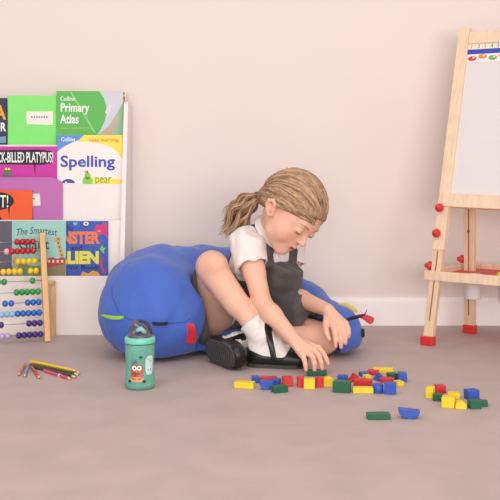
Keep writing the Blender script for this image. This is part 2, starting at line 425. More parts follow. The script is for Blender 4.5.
# ================================================================ abacus
beech = wood('beech_wood', (226, 178, 126))
AY = 20*PI/180; AL = math.radians(21)
ax_ = Vector((math.cos(AY), math.sin(AY), 0)); an = Vector((math.sin(AY), -math.cos(AY), 0))      # wire direction, outward normal
au = (Vector((0, 0, 1))*math.cos(AL)-an*math.sin(AL)).normalized(); af = au.cross(ax_)*-1
base = FL(47.5, 342)
root = thing('abacus', 'wooden bead abacus leaning on its back leg in front of the bookcase', 'abacus', base-ax_*.15)
HA = (P(39, 234, base.y+.10)-base).z/au.z
AM = frame(base, ax_, au, ax_.cross(au))
W_ = .30
for x in (0, -W_): build('frame_post', boxw((x-.009, 0, -.011), (x+.009, HA, .011), .002, AM), beech, root)
for x in (.004, -W_-.004):
    a = base+ax_*x+au*(HA*.545)+ax_.cross(au)*-.012
    side_ = 1 if x > 0 else -1
    build('hinge_peg', tube([a-ax_*.004*side_+ax_.cross(au)*.0, a+ax_*.032*side_-ax_.cross(au)*.014], .0075, 14), beech, root)
    foot = a-an*.030+ax_*.030*side_; foot.z = .006
    top = a+ax_*.026*side_-ax_.cross(au)*.016
    build('back_leg', boxw((-.007, -.008, -.008), (.007, .008, (top-foot).length), .002, axis_frame(foot, top)), beech, root)
wirem = mat('steel_wire', (190, 188, 186), .3, metal=1)
RY = [241, 250.5, 261, 271, 281, 292, 302.5, 313, 323, 334]
red, yel, grn, blu, pur = (190, 34, 44), (240, 200, 40), (50, 150, 72), (46, 104, 190), (70, 44, 120)
ROWS = [[(17, red), (22.3, red), (27.6, red), (33, red)],
        [(6.5, (240, 170, 170)), (12, red), (17.3, red), (22.6, red), (27.9, red), (33.3, red)],
        [(18, yel), (23.6, yel), (29.1, yel), (34.5, yel)],
        [(3.2, yel), (8.9, yel), (14.5, yel), (20, yel), (30.5, yel), (36, yel)],
        [(4, grn), (-2, grn), (32.5, grn)],
        [(16.5, grn), (21.9, grn), (27.2, grn), (32.6, grn), (38, grn)],
        [(5, blu), (11.2, blu), (27.6, blu), (33.2, blu), (38.8, blu)],
        [(1.6, (150, 186, 226)), (7, (150, 186, 226)), (12.3, (150, 186, 226)), (17.7, blu), (23, blu), (28.4, blu), (33.8, blu), (39.2, blu)],
        [(1, pur), (29, pur), (34.5, pur), (40, pur)],
        [(2, (190, 160, 205)), (7.6, (190, 160, 205)), (18.8, pur), (24.2, pur), (29.6, pur), (35, pur), (40.6, pur)]]
BN = {red: 'red bead', yel: 'yellow bead', grn: 'green bead', blu: 'blue bead', pur: 'dark purple bead', (240, 170, 170): 'pink bead', (150, 186, 226): 'pale blue bead', (190, 160, 205): 'lilac bead'}
bead_me = {}
nrm = ax_.cross(au)
for y, row in zip(RY, ROWS):
    h = (342-y)/(342-234)*HA*.99
    o_ = base+au*h
    build('wire', tube([o_-ax_*W_, o_], .0011, 6), wirem, root)
    for px, rgb in row:
        r = Vector(((px-250)/FPX, 1, -(y-HZ)/FPX)); c = Vector((0, 0, CAMH))
        hit = c+r*((o_-c).dot(nrm)/r.dot(nrm)); u = (hit-o_).dot(ax_)
        p = o_+ax_*u
        if rgb not in bead_me:
            bm = bmesh.new(); add_lathe(bm, axis_frame((0, 0, 0), ax_), [(.002, -.0088), (.0066, -.0078), (.0100, -.0034), (.0107, 0), (.0100, .0034), (.0066, .0078), (.002, .0088)], 16)
            bmesh.ops.recalc_face_normals(bm, faces=bm.faces)
            me = bpy.data.meshes.new('bead'); bm.to_mesh(me); bm.free(); me.materials.append(mat('bead_%d_%d_%d' % rgb, rgb, .25, .03, coat=.3)); bead_me[rgb] = me
        bo = bpy.data.objects.new('bead', bead_me[rgb]); C.objects.link(bo); bo.parent = root; bo.location = p-root.location; bo['label'] = BN[rgb]
# ================================================================ pencils
PC = [((25.2, 366), (18, 377), (222, 100, 84), 'short salmon red pencil at the far left of the pencil heap', 0),
      ((28.4, 367.2), (24.2, 378.6), (110, 160, 205), 'light blue pencil between the two short red pencils', 0),
      ((31.6, 368), (39.8, 380), (205, 62, 50), 'red pencil nearest the front of the heap, right of the blue one', 0),
      ((29, 366), (80, 376.6), (40, 62, 48), 'dark green pencil lying along the middle of the pencil heap', 0),
      ((31, 365.2), (77, 375.4), (242, 196, 50), 'bright yellow pencil lying on top of the pencil heap', 0),
      ((33, 364.7), (81, 374.9), (232, 150, 50), 'orange yellow pencil at the very back of the heap', 0),
      ((35, 368.8), (77, 379), (46, 42, 44), 'black pencil in front of the dark green pencil', 0),
      ((44, 372), (72, 381), (214, 60, 110), 'pink pencil with white band at the front of the long pencils', 0)]
pwood = mat('pencil_wood', (232, 200, 160), .6)
for i, (a, b_, rgb, lab, lift) in enumerate(PC):
    A = FL(*a); B = FL(*b_); L = (B-A).length
    if L > .205: A = B+(A-B)*(.205/L); L = .205
    R_ = .0042
    z = R_+(.0072 if i in (4,) else 0)
    A.z = z; B.z = z
    root = thing('pencil', lab, 'pencil', (A+B)/2-Vector((0, 0, z)), 'coloured pencils on the floor')
    M = axis_frame(A, B)
    hexr = lambda r, zz: [(r*math.cos(PI/3*k), r*math.sin(PI/3*k), zz) for k in range(6)]
    bm = bmesh.new(); add_prism(bm, M, [(R_*math.cos(PI/3*k), R_*math.sin(PI/3*k)) for k in range(6)], 0, L-.02)
    build('barrel', bm, mat('pencil_%d_%d_%d' % rgb, rgb, .35, .02, coat=.3), root)
    build('sharpened_wood', lathe([(.0, L-.0201), (R_*.97, L-.02), (.0016, L-.006), (0, L-.006)], M, 12), pwood, root)
    build('pencil_lead', lathe([(0, L-.0062), (.0016, L-.006), (.0003, L), (0, L)], M, 10), mat('lead_%d_%d_%d' % rgb, tuple(int(c*.9) for c in rgb), .5), root)
    if i == 7: build('band', lathe([(R_*1.02, L*.55), (R_*1.1, L*.551), (R_*1.1, L*.60), (R_*1.02, L*.601)], M, 12), mat('white_band', (235, 228, 225), .4), root)
# ================================================================ bottle
bc = FL(140, 391)+Vector((0, .037, 0)); bc.x = (140-250)/FPX*bc.y
root = thing('water_bottle', 'teal translucent kids water bottle with printed owl standing on the floor', 'bottle', bc)
BMx = Matrix.Translation(bc)
aqua = mat('aqua_plastic', (170, 232, 216), .10, .02, trans=.68, ior=1.12, alpha=1)
aquac = mat('aqua_collar', (120, 208, 186), .35, .02)
build('bottle_body', lathe([(0, .001), (.033, .001), (.0365, .004), (.0375, .012), (.0368, .03), (.0352, .05), (.0352, .065), (.0372, .085), (.0374, .112),
       (.036, .112), (.0357, .085), (.034, .065), (.034, .05), (.0355, .03), (.036, .012), (.034, .006), (0, .006)], BMx, 40), aqua, root, smooth=True)
build('collar', lathe([(.0355, .1135), (.0380, .114), (.0386, .116), (.0386, .125), (.0372, .1275), (.030, .129), (0, .129)], BMx, 40), aquac, root, smooth=True)
lidm = mat('lid_plastic', (86, 80, 98), .18, .03, coat=.5)
FIELDBOT = Field(bc+Vector((-.045, -.045, .115)), bc+Vector((.045, .045, .185)), .0016)
for pr in (Ell(bc+Vector((0, 0, .128)), (.032, .032, .014), k=.006), Cap(bc+Vector((-.016, -.008, .134)), bc+Vector((-.010, -.008, .160)), .0105, .009), Cap(bc+Vector((-.010, -.008, .160)), bc+Vector((.012, -.008, .139)), .009, .010),
           Cap(bc+Vector((.018, .008, .132)), bc+Vector((.012, .008, .150)), .008, .007)): FIELDBOT.add(pr)
me, _ = FIELDBOT.mesh('lid'); link('lid', me, lidm, root, True)
loop = [bc+Vector((.026*math.cos(t), .012, .132+.034*math.sin(t))) for t in [PI*k/14 for k in range(15)]]
build('carry_loop', tube(loop, .004, 8), mat('lid_dark', (52, 48, 62), .3), root)
build('spout', tube([bc+Vector((-.006, -.02, .146)), bc+Vector((.004, -.021, .152)), bc+Vector((.016, -.016, .140))], [.006, .0065, .005], 10), mat('spout_silicone', (170, 226, 220), .25, trans=.3), root)
def cyl_print(pts, rgb, lay, name):
    bm = bmesh.new(); vs = []
    for x, z in pts:
        r = float(np.interp(z, [0, .012, .03, .05, .065, .085, .112], [.0375, .0375, .0368, .0352, .0352, .0372, .0374]))+.0004+.0003*lay
        a = x/.0365; vs.append(bm.verts.new(bc+Vector((r*math.sin(a), -r*math.cos(a), z))))
    c = bm.verts.new(sum((v.co for v in vs), Vector())/len(vs))
    cx = sum(p[0] for p in pts)/len(pts); cz = sum(p[1] for p in pts)/len(pts)
    r = float(np.interp(cz, [0, .012, .03, .05, .065, .085, .112], [.0375, .0375, .0368, .0352, .0352, .0372, .0374]))+.0004+.0003*lay
    c.co = bc+Vector((r*math.sin(cx/.0365), -r*math.cos(cx/.0365), cz))
    for k in range(len(vs)): bm.faces.new((vs[k], vs[(k+1) % len(vs)], c))
    return build(name, bm, mat('ink_%d_%d_%d' % rgb, rgb, .4, .02), root)
def ring(cx, cz, rx, rz, p=1.0, n=24):
    return [(cx+rx*math.copysign(abs(math.cos(2*PI*k/n))**p, math.cos(2*PI*k/n)), cz+rz*math.copysign(abs(math.sin(2*PI*k/n))**p, math.sin(2*PI*k/n))) for k in range(n)]
ox = -.004
cyl_print(ring(ox, .046, .0165, .019, .6), (186, 82, 58), 1, 'owl_print')
cyl_print(ring(ox, .028, .0165, .006, .5), (206, 160, 112), 2, 'owl_print')
for s_ in (-1, 1):
    cyl_print(ring(ox+s_*.0062, .056, .0062, .0062), (240, 236, 228), 3, 'owl_print')
    cyl_print(ring(ox+s_*.0058, .0555, .0022, .0022), (40, 34, 34), 4, 'owl_print')
    cyl_print(ring(ox+s_*.018, .023, .0045, .0035), (44, 40, 44), 2, 'owl_print')
cyl_print(ring(ox, .048, .0022, .003), (220, 150, 60), 4, 'owl_print')
cyl_print(ring(ox-.003, .0425, .010, .003), (150, 60, 44), 3, 'owl_print')
cyl_print([(-.020, .066), (-.012, .074), (-.002, .076), (-.004, .069), (-.014, .064)], (84, 116, 160), 1, 'leaf_print')
cyl_print(ring(.006, .083, .0045, .0032), (50, 60, 70), 1, 'bird_print')
cyl_print(ring(.030, .062, .012, .024, .6), (206, 226, 228), 1, 'ghost_owl_print')
for s_ in (-1, 1): cyl_print(ring(.030+s_*.004, .05, .0016, .0022), (70, 70, 76), 2, 'ghost_owl_print')
for k in range(3): cyl_print(ring(.024+k*.005, .078-k*.004, .001, .002), (110, 140, 150), 2, 'ghost_owl_print')
# ================================================================ easel
pine = wood('pine_wood', (236, 206, 176))
pine2 = wood('pine_wood_leg', (230, 197, 164))
redp = mat('red_plastic', (214, 52, 48), .35, .02, coat=.2)
EA = 38*PI/180
ER = Vector((math.cos(EA), -math.sin(EA), 0)); EB = Vector((math.sin(EA), math.cos(EA), 0))
EF = FL(428, 345); EF.z = 0
EH, EL, EW = 1.015, .27, .50               # height, lean, width
root = thing('easel', 'wooden childrens double leg easel with whiteboard, red feet and paint tray', 'easel', EF+ER*EW/2+EB*.14)
ES = Vector((0, 0, 1))*EH+EB*EL; ES.normalize()
EN = ER.cross(ES)                           # points to the front (towards the camera)
if EN.y > 0: EN = -EN
def EM(r, b=0): return frame(EF+ER*r+EB*b, ER, -EN, ES) if (ER.cross(-EN)).dot(ES) > 0 else frame(EF+ER*r+EB*b, ER, EN, ES)
LM = EM(0)
slen = EH/ES.z
sl = lambda z: z/ES.z
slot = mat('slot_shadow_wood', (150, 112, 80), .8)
for r, s_ in ((0, 1), (EW, -1)):
    M = EM(r)
    build('front_post', boxw((-.019, -.013, sl(.288)), (.019, .013, slen), .002, M), pine, root)
    lg = build('front_leg', boxw((-.016, -.009+.002, .03), (.016, .011, sl(.56)), .002, M) if False else boxw((-.0165, -.010, .02), (.0165, .010, sl(.289)), .002, M), pine2, root)
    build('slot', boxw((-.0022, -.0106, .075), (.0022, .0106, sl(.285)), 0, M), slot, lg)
    build('foot', boxw((-.0205, -.015, 0), (.0205, .015, .028), .003, frame(EF+ER*r, ER, EB, (0, 0, 1))), redp, root)
    Mr = frame(EF+ER*(r+.011*s_)+EB*.277, ER, EB, (0, 0, 1))
    rl = build('rear_leg', boxw((-.018, -.010, .02), (.018, .010, EH*.985), .002, Mr), pine2, root)
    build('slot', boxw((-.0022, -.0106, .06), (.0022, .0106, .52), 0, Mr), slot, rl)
    build('foot', boxw((-.021, -.014, 0), (.021, .014, .028), .003, Mr), redp, root)
    def knob(p, d):
        p = Vector(p); d = Vector(d)
        build('knob', lathe([(0, -.004), (.006, -.004), (.006, .004), (.0135, .006), (.0145, .011), (.0125, .016), (.008, .019), (.007, .026), (0, .028)], axis_frame(p, p+d), 14), redp, root, smooth=True)
    for z in (.418, .338, .240):
        if z > .3: knob(M @ Vector((-.006*s_, 0, sl(z)))+EN*.013, EN)
        else: knob(M @ Vector((0, 0, sl(z)))-ER*.0165*s_, -ER*s_)
    knob(Mr @ Vector((0, 0, .245))-ER*.018*s_, -ER*s_)
    if s_ == 1:
        bolt = mat('bolt_metal', (120, 108, 100), .4, metal=1)
        for z in (.47, .34): build('bolt', lathe([(0, 0), (.005, 0), (.004, .002), (0, .003)], frame(Mr @ Vector((0, -.0105, z)), (1, 0, 0), (0, 0, 1), (0, -1, 0)), 10), bolt, root)
# board between the posts (tiny tilt: the legs are set at slightly different lengths)
def brd(name, r0, r1, z0, z1, f0, f1, m, par=None, bev=0, tilt=.022):
    bm = bmesh.new(); vs = add_box(bm, Matrix.Identity(4), (r0, f0, sl(z0)), (r1, f1, sl(z1)), bev)
    for v in vs:
        c = v.co.copy(); v.co = EF+ER*c.x-EN*c.y*1.0+ES*(c.z-tilt*c.x)
    return build(name, bm, m, par or root)
brd('top_rail', .0195, EW-.0195, .958, .998, -.011, .011, pine, bev=.002)
brd('bottom_rail', -.003, EW-.0195, .424, .466, -.018, .004, pine, bev=.002)
wb = brd('whiteboard', .019, EW-.019, .45, .97, -.003, .003, mat('whiteboard_surface', (224, 216, 217), .3, .01))
cream = mat('strip_paper', (236, 226, 206), .6)
st = brd('number_strip', .0192, EW-.0192, .940, .960, -.0042, -.003, cream, wb)
band = brd('blue_band', .0192, EW-.0192, .9235, .940, -.0044, -.003, mat('blue_strip', (58, 74, 170), .5), wb)
pic = brd('picture_strip', .0192, EW-.0192, .8965, .9235, -.0042, -.003, mat('picture_paper', (238, 230, 224), .6), wb)
def bpt(r, z, f): return EF+ER*r-EN*f+ES*(sl(z)-.022*r)
cols = [(190, 120, 60), (200, 90, 70), (220, 110, 80), (90, 150, 80), (80, 120, 170), (200, 160, 60), (150, 80, 140), (190, 60, 60), (70, 140, 120), (120, 90, 60)]
for k in range(20):
    v, f = glyphs(str(k+1), .01)
    lo = v.min(0); hi = v.max(0); r0 = .030+k*.0225; h = .0125; sc = h/(hi[1]-lo[1])
    me = bpy.data.meshes.new('digit'); me.from_pydata([bpt(r0+(x-lo[0])*sc, .9435+(y-lo[1])*sc, -.0046) for x, y in v], [], f)
    link('digit', me, mat('ink_%d_%d_%d' % cols[k % 10], cols[k % 10], .5), st)
fr = [(196, 60, 70), (224, 140, 70), (110, 170, 90), (206, 90, 80), (150, 190, 110), (232, 170, 80), (180, 70, 80), (120, 160, 80), (222, 120, 60)]
for k, c_ in enumerate(fr+fr[:4]):
    bm = bmesh.new()
    r0 = .038+k*.0355; z0 = .911+(.002 if k % 2 else -.001)*2
    vs = [bm.verts.new(bpt(r0+(.016 if j % 2 else .0145)*math.cos(2*PI*j/16), z0+(.0085 if j % 2 else .0075)*math.sin(2*PI*j/16), -.0046)) for j in range(16)]
    bm.faces.new(vs); build('fruit_picture', bm, mat('ink_%d_%d_%d' % c_, c_, .5), pic)
    bm = bmesh.new(); vs = [bm.verts.new(bpt(r0+.004+.005*math.cos(2*PI*j/8), z0+.003+.003*math.sin(2*PI*j/8), -.0049)) for j in range(8)]
    bm.faces.new(vs); build('fruit_picture', bm, mat('ink_240_220_190', (240, 220, 190), .5), pic)
# tray
TZ0, TZ1 = .196, .226
TF = frame(EF, ER, EB, (0, 0, 1)) if ER.cross(EB).z > 0 else frame(EF, ER, EB, (0, 0, 1))
t0, t1 = .048, .365
build('tray_front_rail', boxw((-.022, t0-.010, TZ0), (EW+.022, t0+.004, TZ1), .002, TF), pine, root)
build('tray_back_rail', boxw((-.022, t1-.012, TZ0), (EW+.022, t1, TZ1), .002, TF), pine, root)
for r in (-.034, EW+.021): build('tray_side_rail', boxw((r, t0-.010, TZ0), (r+.012, t1, TZ1), .002, TF), pine, root)
POTS = [(.075, .16), (.19, .16)]
bm = bmesh.new()
def loop_(pts):
    vs = [bm.verts.new(TF @ Vector((x, y, TZ0+.012))) for x, y in pts]
    for i in range(len(vs)): bm.edges.new((vs[i], vs[(i+1) % len(vs)]))
loop_([(-.021, t0+.004), (EW+.021, t0+.004), (EW+.021, t1-.012), (-.021, t1-.012)])
for x, y in POTS: loop_([(x+.0312*math.cos(2*PI*k/24), y+.0312*math.sin(2*PI*k/24)) for k in range(24)])
bmesh.ops.triangle_fill(bm, use_beauty=True, edges=bm.edges[:])
r_ = bmesh.ops.extrude_face_region(bm, geom=bm.faces[:])
for v in r_['geom']:
    if isinstance(v, bmesh.types.BMVert): v.co.z -= .004
build('tray_floor', bm, mat('red_tray_board', (216, 66, 62), .5), root)
potm = mat('white_pot_plastic', (232, 226, 222), .35, .01)
def pot(r, b, lab, lid=None):
    p = TF @ Vector((r, b, TZ0+.012-.0752))
    t = thing('paint_pot', lab, 'pot', p, 'paint pots hanging in the easel tray')
    M = Matrix.Translation(p)
    build('pot_body', lathe([(0, 0), (.024, 0), (.026, .003), (.030, .0745), (.0335, .0755), (.0335, .0775), (.028, .0775), (.0245, .006), (0, .005)], M, 24), potm, t, smooth=True)
    if lid: build('lid', lathe([(0, .0776), (.031, .0776), (.032, .080), (.030, .089), (.024, .092), (0, .093)], M, 24), mat('pot_lid_yellow', lid, .4), t, smooth=True)
pot(.075, .16, 'white plastic paint pot without lid, nearest the easel left legs')
pot(.19, .16, 'white plastic paint pot with yellow lid in the easel tray', (240, 214, 70))
# ================================================================ toy blocks
BC = {'y': (240, 206, 50), 'r': (204, 44, 50), 'g': (34, 96, 68), 'b': (52, 84, 176)}
# colour, x0, x1, ytop, ybottom(front edge on floor), yaw, kind, depth(m), label
K = 'blk'
BL = [
 ('y', 234, 255.5, 381, 389.3, -14, 'box', .024, 'yellow oblong block lying at the far left end of the block pile'),
 ('b', 251.5, 260, 375.2, 383.5, 12, 'box', .025, 'small blue block behind the yellow oblong at the left end'),
 ('r', 259, 277, 375.8, 382.8, -10, 'box', .028, 'flat red block lying behind the blue rounded block near the shoe'),
 ('b', 259.4, 273.4, 379.4, 390.2, 5, 'arch', .024, 'blue block with rounded lower corners at front left of the pile'),
 ('b', 273.2, 280, 378, 385.6, -20, 'box', .024, 'little blue block between the blue rounded block and a red cube'),
 ('g', 271, 288.5, 385, 393.8, 24, 'box', .022, 'dark green oblong block at the front left of the pile'),
 ('r', 282, 293, 375.6, 387, 4, 'box', .026, 'red cube standing alone right of the little blue blocks'),
 ('r', 297, 305.4, 376, 387.6, 3, 'box', .026, 'red cube touching the left side of a yellow cube'),
 ('y', 303.5, 315.2, 377.6, 389.4, -4, 'box', .024, 'yellow cube in front between two red blocks'),
 ('g', 306.8, 327, 369.4, 376.6, -5, 'box', .022, 'dark green oblong block under the fingertips of the child'),
 ('r', 315.4, 323.6, 376, 387.8, 8, 'box', .022, 'red cube touching the right side of a yellow cube'),
 ('y', 322, 334, 375.6, 387, 0, 'halfup', .024, 'yellow round topped block beside the largest green block'),
 ('g', 332.4, 352, 380, 393.6, -14, 'box', .028, 'largest dark green block at the front of the pile'),
 ('y', 352.6, 373.2, 386, 393.8, -2, 'box', .022, 'yellow oblong block right of the largest green block'),
 ('b', 337, 348.6, 375.8, 380.6, -16, 'box', .024, 'blue flat block behind the largest green block'),
 ('r', 347.6, 361, 374, 382.4, 20, 'tri', .026, 'red wedge block leaning up behind the largest green block'),
 ('r', 353.5, 373, 378.4, 387, -12, 'box', .026, 'red oblong block behind the front yellow oblong'),
 ('b', 359, 369.6, 371.4, 377.4, 14, 'box', .024, 'blue block at the back between a red wedge and a red oblong'),
 ('r', 366.6, 379.6, 369.4, 375.6, -18, 'box', .026, 'red oblong block at the back beside the long yellow one'),
 ('y', 373, 393.4, 367, 373.8, -4, 'box', .022, 'yellow oblong block farthest back in the pile'),
 ('y', 362.6, 371.6, 375.8, 380, 20, 'box', .020, 'small yellow block in the middle hemmed in by red blocks'),
 ('b', 373, 385.4, 374, 381.6, 22, 'tri', .026, 'blue wedge block in the middle of the right half of the pile'),
 ('g', 387, 397.6, 372, 380, 8, 'box', .024, 'green cube at the back right beside a blue cube'),
 ('b', 397.4, 407.2, 371.4, 382.4, -6, 'box', .024, 'blue cube at the far right end of the main pile'),
 ('r', 379.6, 395.6, 377.8, 383.4, -14, 'box', .026, 'flat red block behind the front pair of blue blocks'),
 ('y', 394.8, 403.2, 380, 386.8, 24, 'box', .024, 'small yellow block right of the front pair of blue blocks'),
 ('b', 372.6, 383.4, 382.6, 393.8, 0, 'cyl', .024, 'blue cylinder block, left of the front pair of blue blocks'),
 ('b', 383.6, 397.2, 381.4, 395, -12, 'box', .026, 'blue cube, right of the front pair of blue blocks'),
 ('y', 425.2, 436, 385.8, 399, -22, 'box', .024, 'upright yellow block at the left of the separate right cluster'),
 ('r', 434.8, 445.6, 384, 393.6, 8, 'box', .024, 'red cube at the back of the separate right cluster'),
 ('g', 432.4, 445, 393, 402, -18, 'box', .022, 'low green block behind the big yellow cube of the right cluster'),
 ('y', 447, 461, 391.4, 400, -12, 'box', .026, 'yellow oblong block in the middle of the right cluster'),
 ('y', 441, 456.4, 395.4, 408.6, -16, 'box', .026, 'biggest yellow block at the front of the right cluster'),
 ('y', 454.6, 467, 399.8, 409.6, -8, 'halfup', .024, 'small yellow round topped block at the front of the right cluster'),
 ('b', 464.6, 479.2, 388.4, 400.6, 14, 'box', .026, 'blue cube at the back right of the right cluster'),
 ('g', 468.2, 480.6, 398.6, 409.6, 6, 'box', .024, 'green cube at the front right of the right cluster'),
 ('g', 480.4, 487, 399.4, 407, -8, 'box', .022, 'small green block at the far right end of the right cluster'),
 ('g', 366.6, 390.2, 411.6, 420.2, 3, 'box', .024, 'green oblong block lying alone in front of the pile'),
 ('b', 397.2, 419.8, 408, 419.6, -6, 'boat', .026, 'blue half moon block lying curved side down in front of the pile'),
]
for c, x0, x1, yt, yb, yaw, kind, dep, lab in BL:
    bmat = mat('block_paint_'+c, BC[c], .42, .04, 30)
    f0 = FL((x0+x1)/2, yb); d = f0.y
    a = math.radians(yaw); ca, sa = abs(math.cos(a)), abs(math.sin(a))
    W = (x1-x0)/FPX*(d+dep/2)
    w = max((W-dep*sa)/ca, .018)
    el = CAMH/d
    h = max((yb-yt)/FPX*d-dep*el*.95, .011)
    ctr = Vector(((x0+x1)/2-250, 0, 0))/FPX*(d+dep/2); ctr.y = d+dep/2*ca+ (w/2*sa if kind != 'cyl' else 0)
    ctr.z = 0
    M = Matrix.Translation(ctr) @ Matrix.Rotation(a, 4, 'Z')
    bm = bmesh.new(); w2, d2 = w/2, dep/2
    Mp = M @ Matrix(((1, 0, 0, 0), (0, 0, -1, 0), (0, 1, 0, 0), (0, 0, 0, 1)))      # prism profile in x-z
    if kind == 'box': add_box(bm, M, (-w2, -d2, 0), (w2, d2, h), .0014)
    elif kind == 'arch':
        add_prism(bm, Mp, [(w2, h)]+[(-w2, h)]+[(w2*math.cos(t)*1.0, .55*h+.55*h*math.sin(t)) for t in [PI+PI*k/14 for k in range(15)]], -d2, d2)
    elif kind == 'halfup':
        add_prism(bm, Mp, [(-w2, 0), (w2, 0), (w2, h*.45)]+[(w2*math.cos(t), h*.45+h*.55*math.sin(t)) for t in [PI*k/14 for k in range(1, 14)]]+[(-w2, h*.45)], -d2, d2)
    elif kind == 'tri': add_prism(bm, Mp, [(-w2, 0), (w2, 0), (w2*.1, h*1.25)], -d2, d2)
    elif kind == 'cyl': add_lathe(bm, M, [(0, 0), (w2-.001, 0), (w2, .001), (w2, h-.001), (w2-.001, h), (0, h)], 28)
    elif kind == 'boat':
        add_prism(bm, Mp @ Matrix.Rotation(math.radians(-4), 4, 'Z'), [(w2*math.cos(t), h+h*math.sin(t)) for t in [PI+PI*k/20 for k in range(21)]], -d2, d2)
    o = build('toy_block', bm, bmat, None, loc=ctr)
    tag(o, lab, 'block', 'wooden toy blocks on the floor')
    if kind in ('arch', 'halfup', 'tri', 'boat'):
        mo = o.modifiers.new('b', 'BEVEL'); mo.width = .0012; mo.segments = 2; mo.limit_method = 'ANGLE'; mo.angle_limit = .9
# ================================================================ the child: skeleton
def V3(*a): return Vector(a)
TX = V3(.65, .75, -.07).normalized()                       # towards the child's left
TU = V3(.46, -.32, .83); TU = (TU-TX*TU.dot(TX)).normalized()
TF = TX.cross(TU).normalized()                             # chest forward
TA = (TX, TF, TU)
Pv = V3(-.06, 2.95, .085); Ab = V3(-.028, 2.922, .18); Ch = V3(.035, 2.868, .285)
ShR = Ch+TU*.045-TX*.098; ShL = Ch+TU*.045+TX*.098
ElR = P(262, 303, 2.68); WrR = P(295, 341, 2.575)
ElL = P(289, 294, 2.885); WrL = P(328, 310, 2.715)
NkB = Ch+TU*.075-TF*.012
HipR = Pv-TX*.058; HipL = Pv+TX*.058
KnR = P(212, 267, 2.74); KnL = V3(.212, 2.785, .052)
FRo = V3(-.006, 2.655, 0); FRx = V3(.985, -.17, 0).normalized(); FRz = V3(0, 0, 1)
FLo = V3(-.126, 2.700, .037); FLz = V3(.84, .50, .16).normalized()
FLx = V3(.50, -.86, .0); FLx = (FLx-FLz*FLx.dot(FLz)).normalized()
FRm = frame(FRo, FRx, FRz.cross(FRx), FRz); FLm = frame(FLo, FLx, FLz.cross(FLx), FLz)
AnR = FRm @ V3(.034, 0, .088); AnL = FLm @ V3(.036, 0, .088)
# head frame
HZ_ = V3(.64, -.26, .66).normalized(); HX = V3(.55, .81, -.20); HX = (HX-HZ_*HX.dot(HZ_)).normalized(); HY = HZ_.cross(HX)
if HY.z > 0: HY = -HY
Hc = P(291, 212, 2.75); HS = 1.07
HM = frame(Hc, HX*HS, HY*HS, HZ_*HS)
HA3 = (HX, HY, HZ_)
def hp(x, y, z): return HM @ V3(x, y, z)
def hE(c, r, k=.006, tilt=0):
    ax = HA3
    if tilt:
        R = Matrix.Rotation(tilt, 3, HX); ax = tuple(R @ a for a in HA3)
    return Ell(hp(*c), [q*HS for q in r], ax, k)
def hC(a, b, ra, rb=None, k=.004): return Cap(hp(*a), hp(*b), ra*HS, None if rb is None else rb*HS, k)
# ---------------------------------------------------------------- body primitives
def torso(o=0, k=.02):
    return [Ell(Pv, (.098+o, .082+o, .082+o), TA, k), Ell(Ab, (.088+o, .072+o, .085+o), TA, k), Ell(Ch, (.097+o, .072+o, .09+o), TA, k),
            Cap(ShR-TX*-.02, ShL-TX*.02, .036+o, k=k), Cap(Pv, Ch, .066+o, .07+o, k)]
def arm(S, E, W, o=0):
    return [Cap(S, S.lerp(E, .5), .036+o, .032+o, .012), Cap(S.lerp(E, .4), E, .032+o, .027+o, .010), Cap(E, E.lerp(W, .35), .0265+o, .027+o, .008), Cap(E.lerp(W, .3), W, .027+o, .0185+o, .008)]
def foot(M, o=0, k=.012):
    q = lambda *a: M @ V3(*a)
    ax = (M.col[0].to_3d(), M.col[1].to_3d(), M.col[2].to_3d())
    return [Cap(q(.030, 0, .030), q(.105, .003, .026), .026+o, .027+o, k), Cap(q(.105, .010, .024), q(.138, .008, .021), .021+o, .019+o, k), Cap(q(.105, -.010, .024), q(.140, -.006, .021), .020+o, .018+o, k),
            Cap(q(.034, 0, .088), q(.032, 0, .034), .027+o, .026+o, k), Cap(q(.045, 0, .075), q(.095, .002, .036), .024+o, .021+o, k)]
body = torso()
body += arm(ShR, ElR, WrR)+arm(ShL, ElL, WrL)
body += [Cap(HipR, KnR, .062, .045, .01), Ell(KnR, (.045, .045, .046), k=.01), Cap(HipL, KnL, .062, .045, .01), Ell(KnL+V3(.004, -.004, 0), (.046, .046, .046), k=.01)]
for Kn, An, back in ((KnR, AnR, V3(-.75, .1, -.65)), (KnL, AnL, V3(0, .9, .1))):
    body += [Cap(Kn, An, .040, .026, .01), Cap(Kn.lerp(An, .16)+back*.008, Kn.lerp(An, .55)+back*.006, .036, .033, .014)]
pat = (KnR-HipR).normalized()
body += [Ell(KnR+pat*.012+V3(.012, -.02, .0), (.028, .028, .03), k=.015)]
body += foot(FRm)+foot(FLm)
body += [Cap(NkB-TU*.02, hp(0, -.028, -.045), .035, .034, .012)]
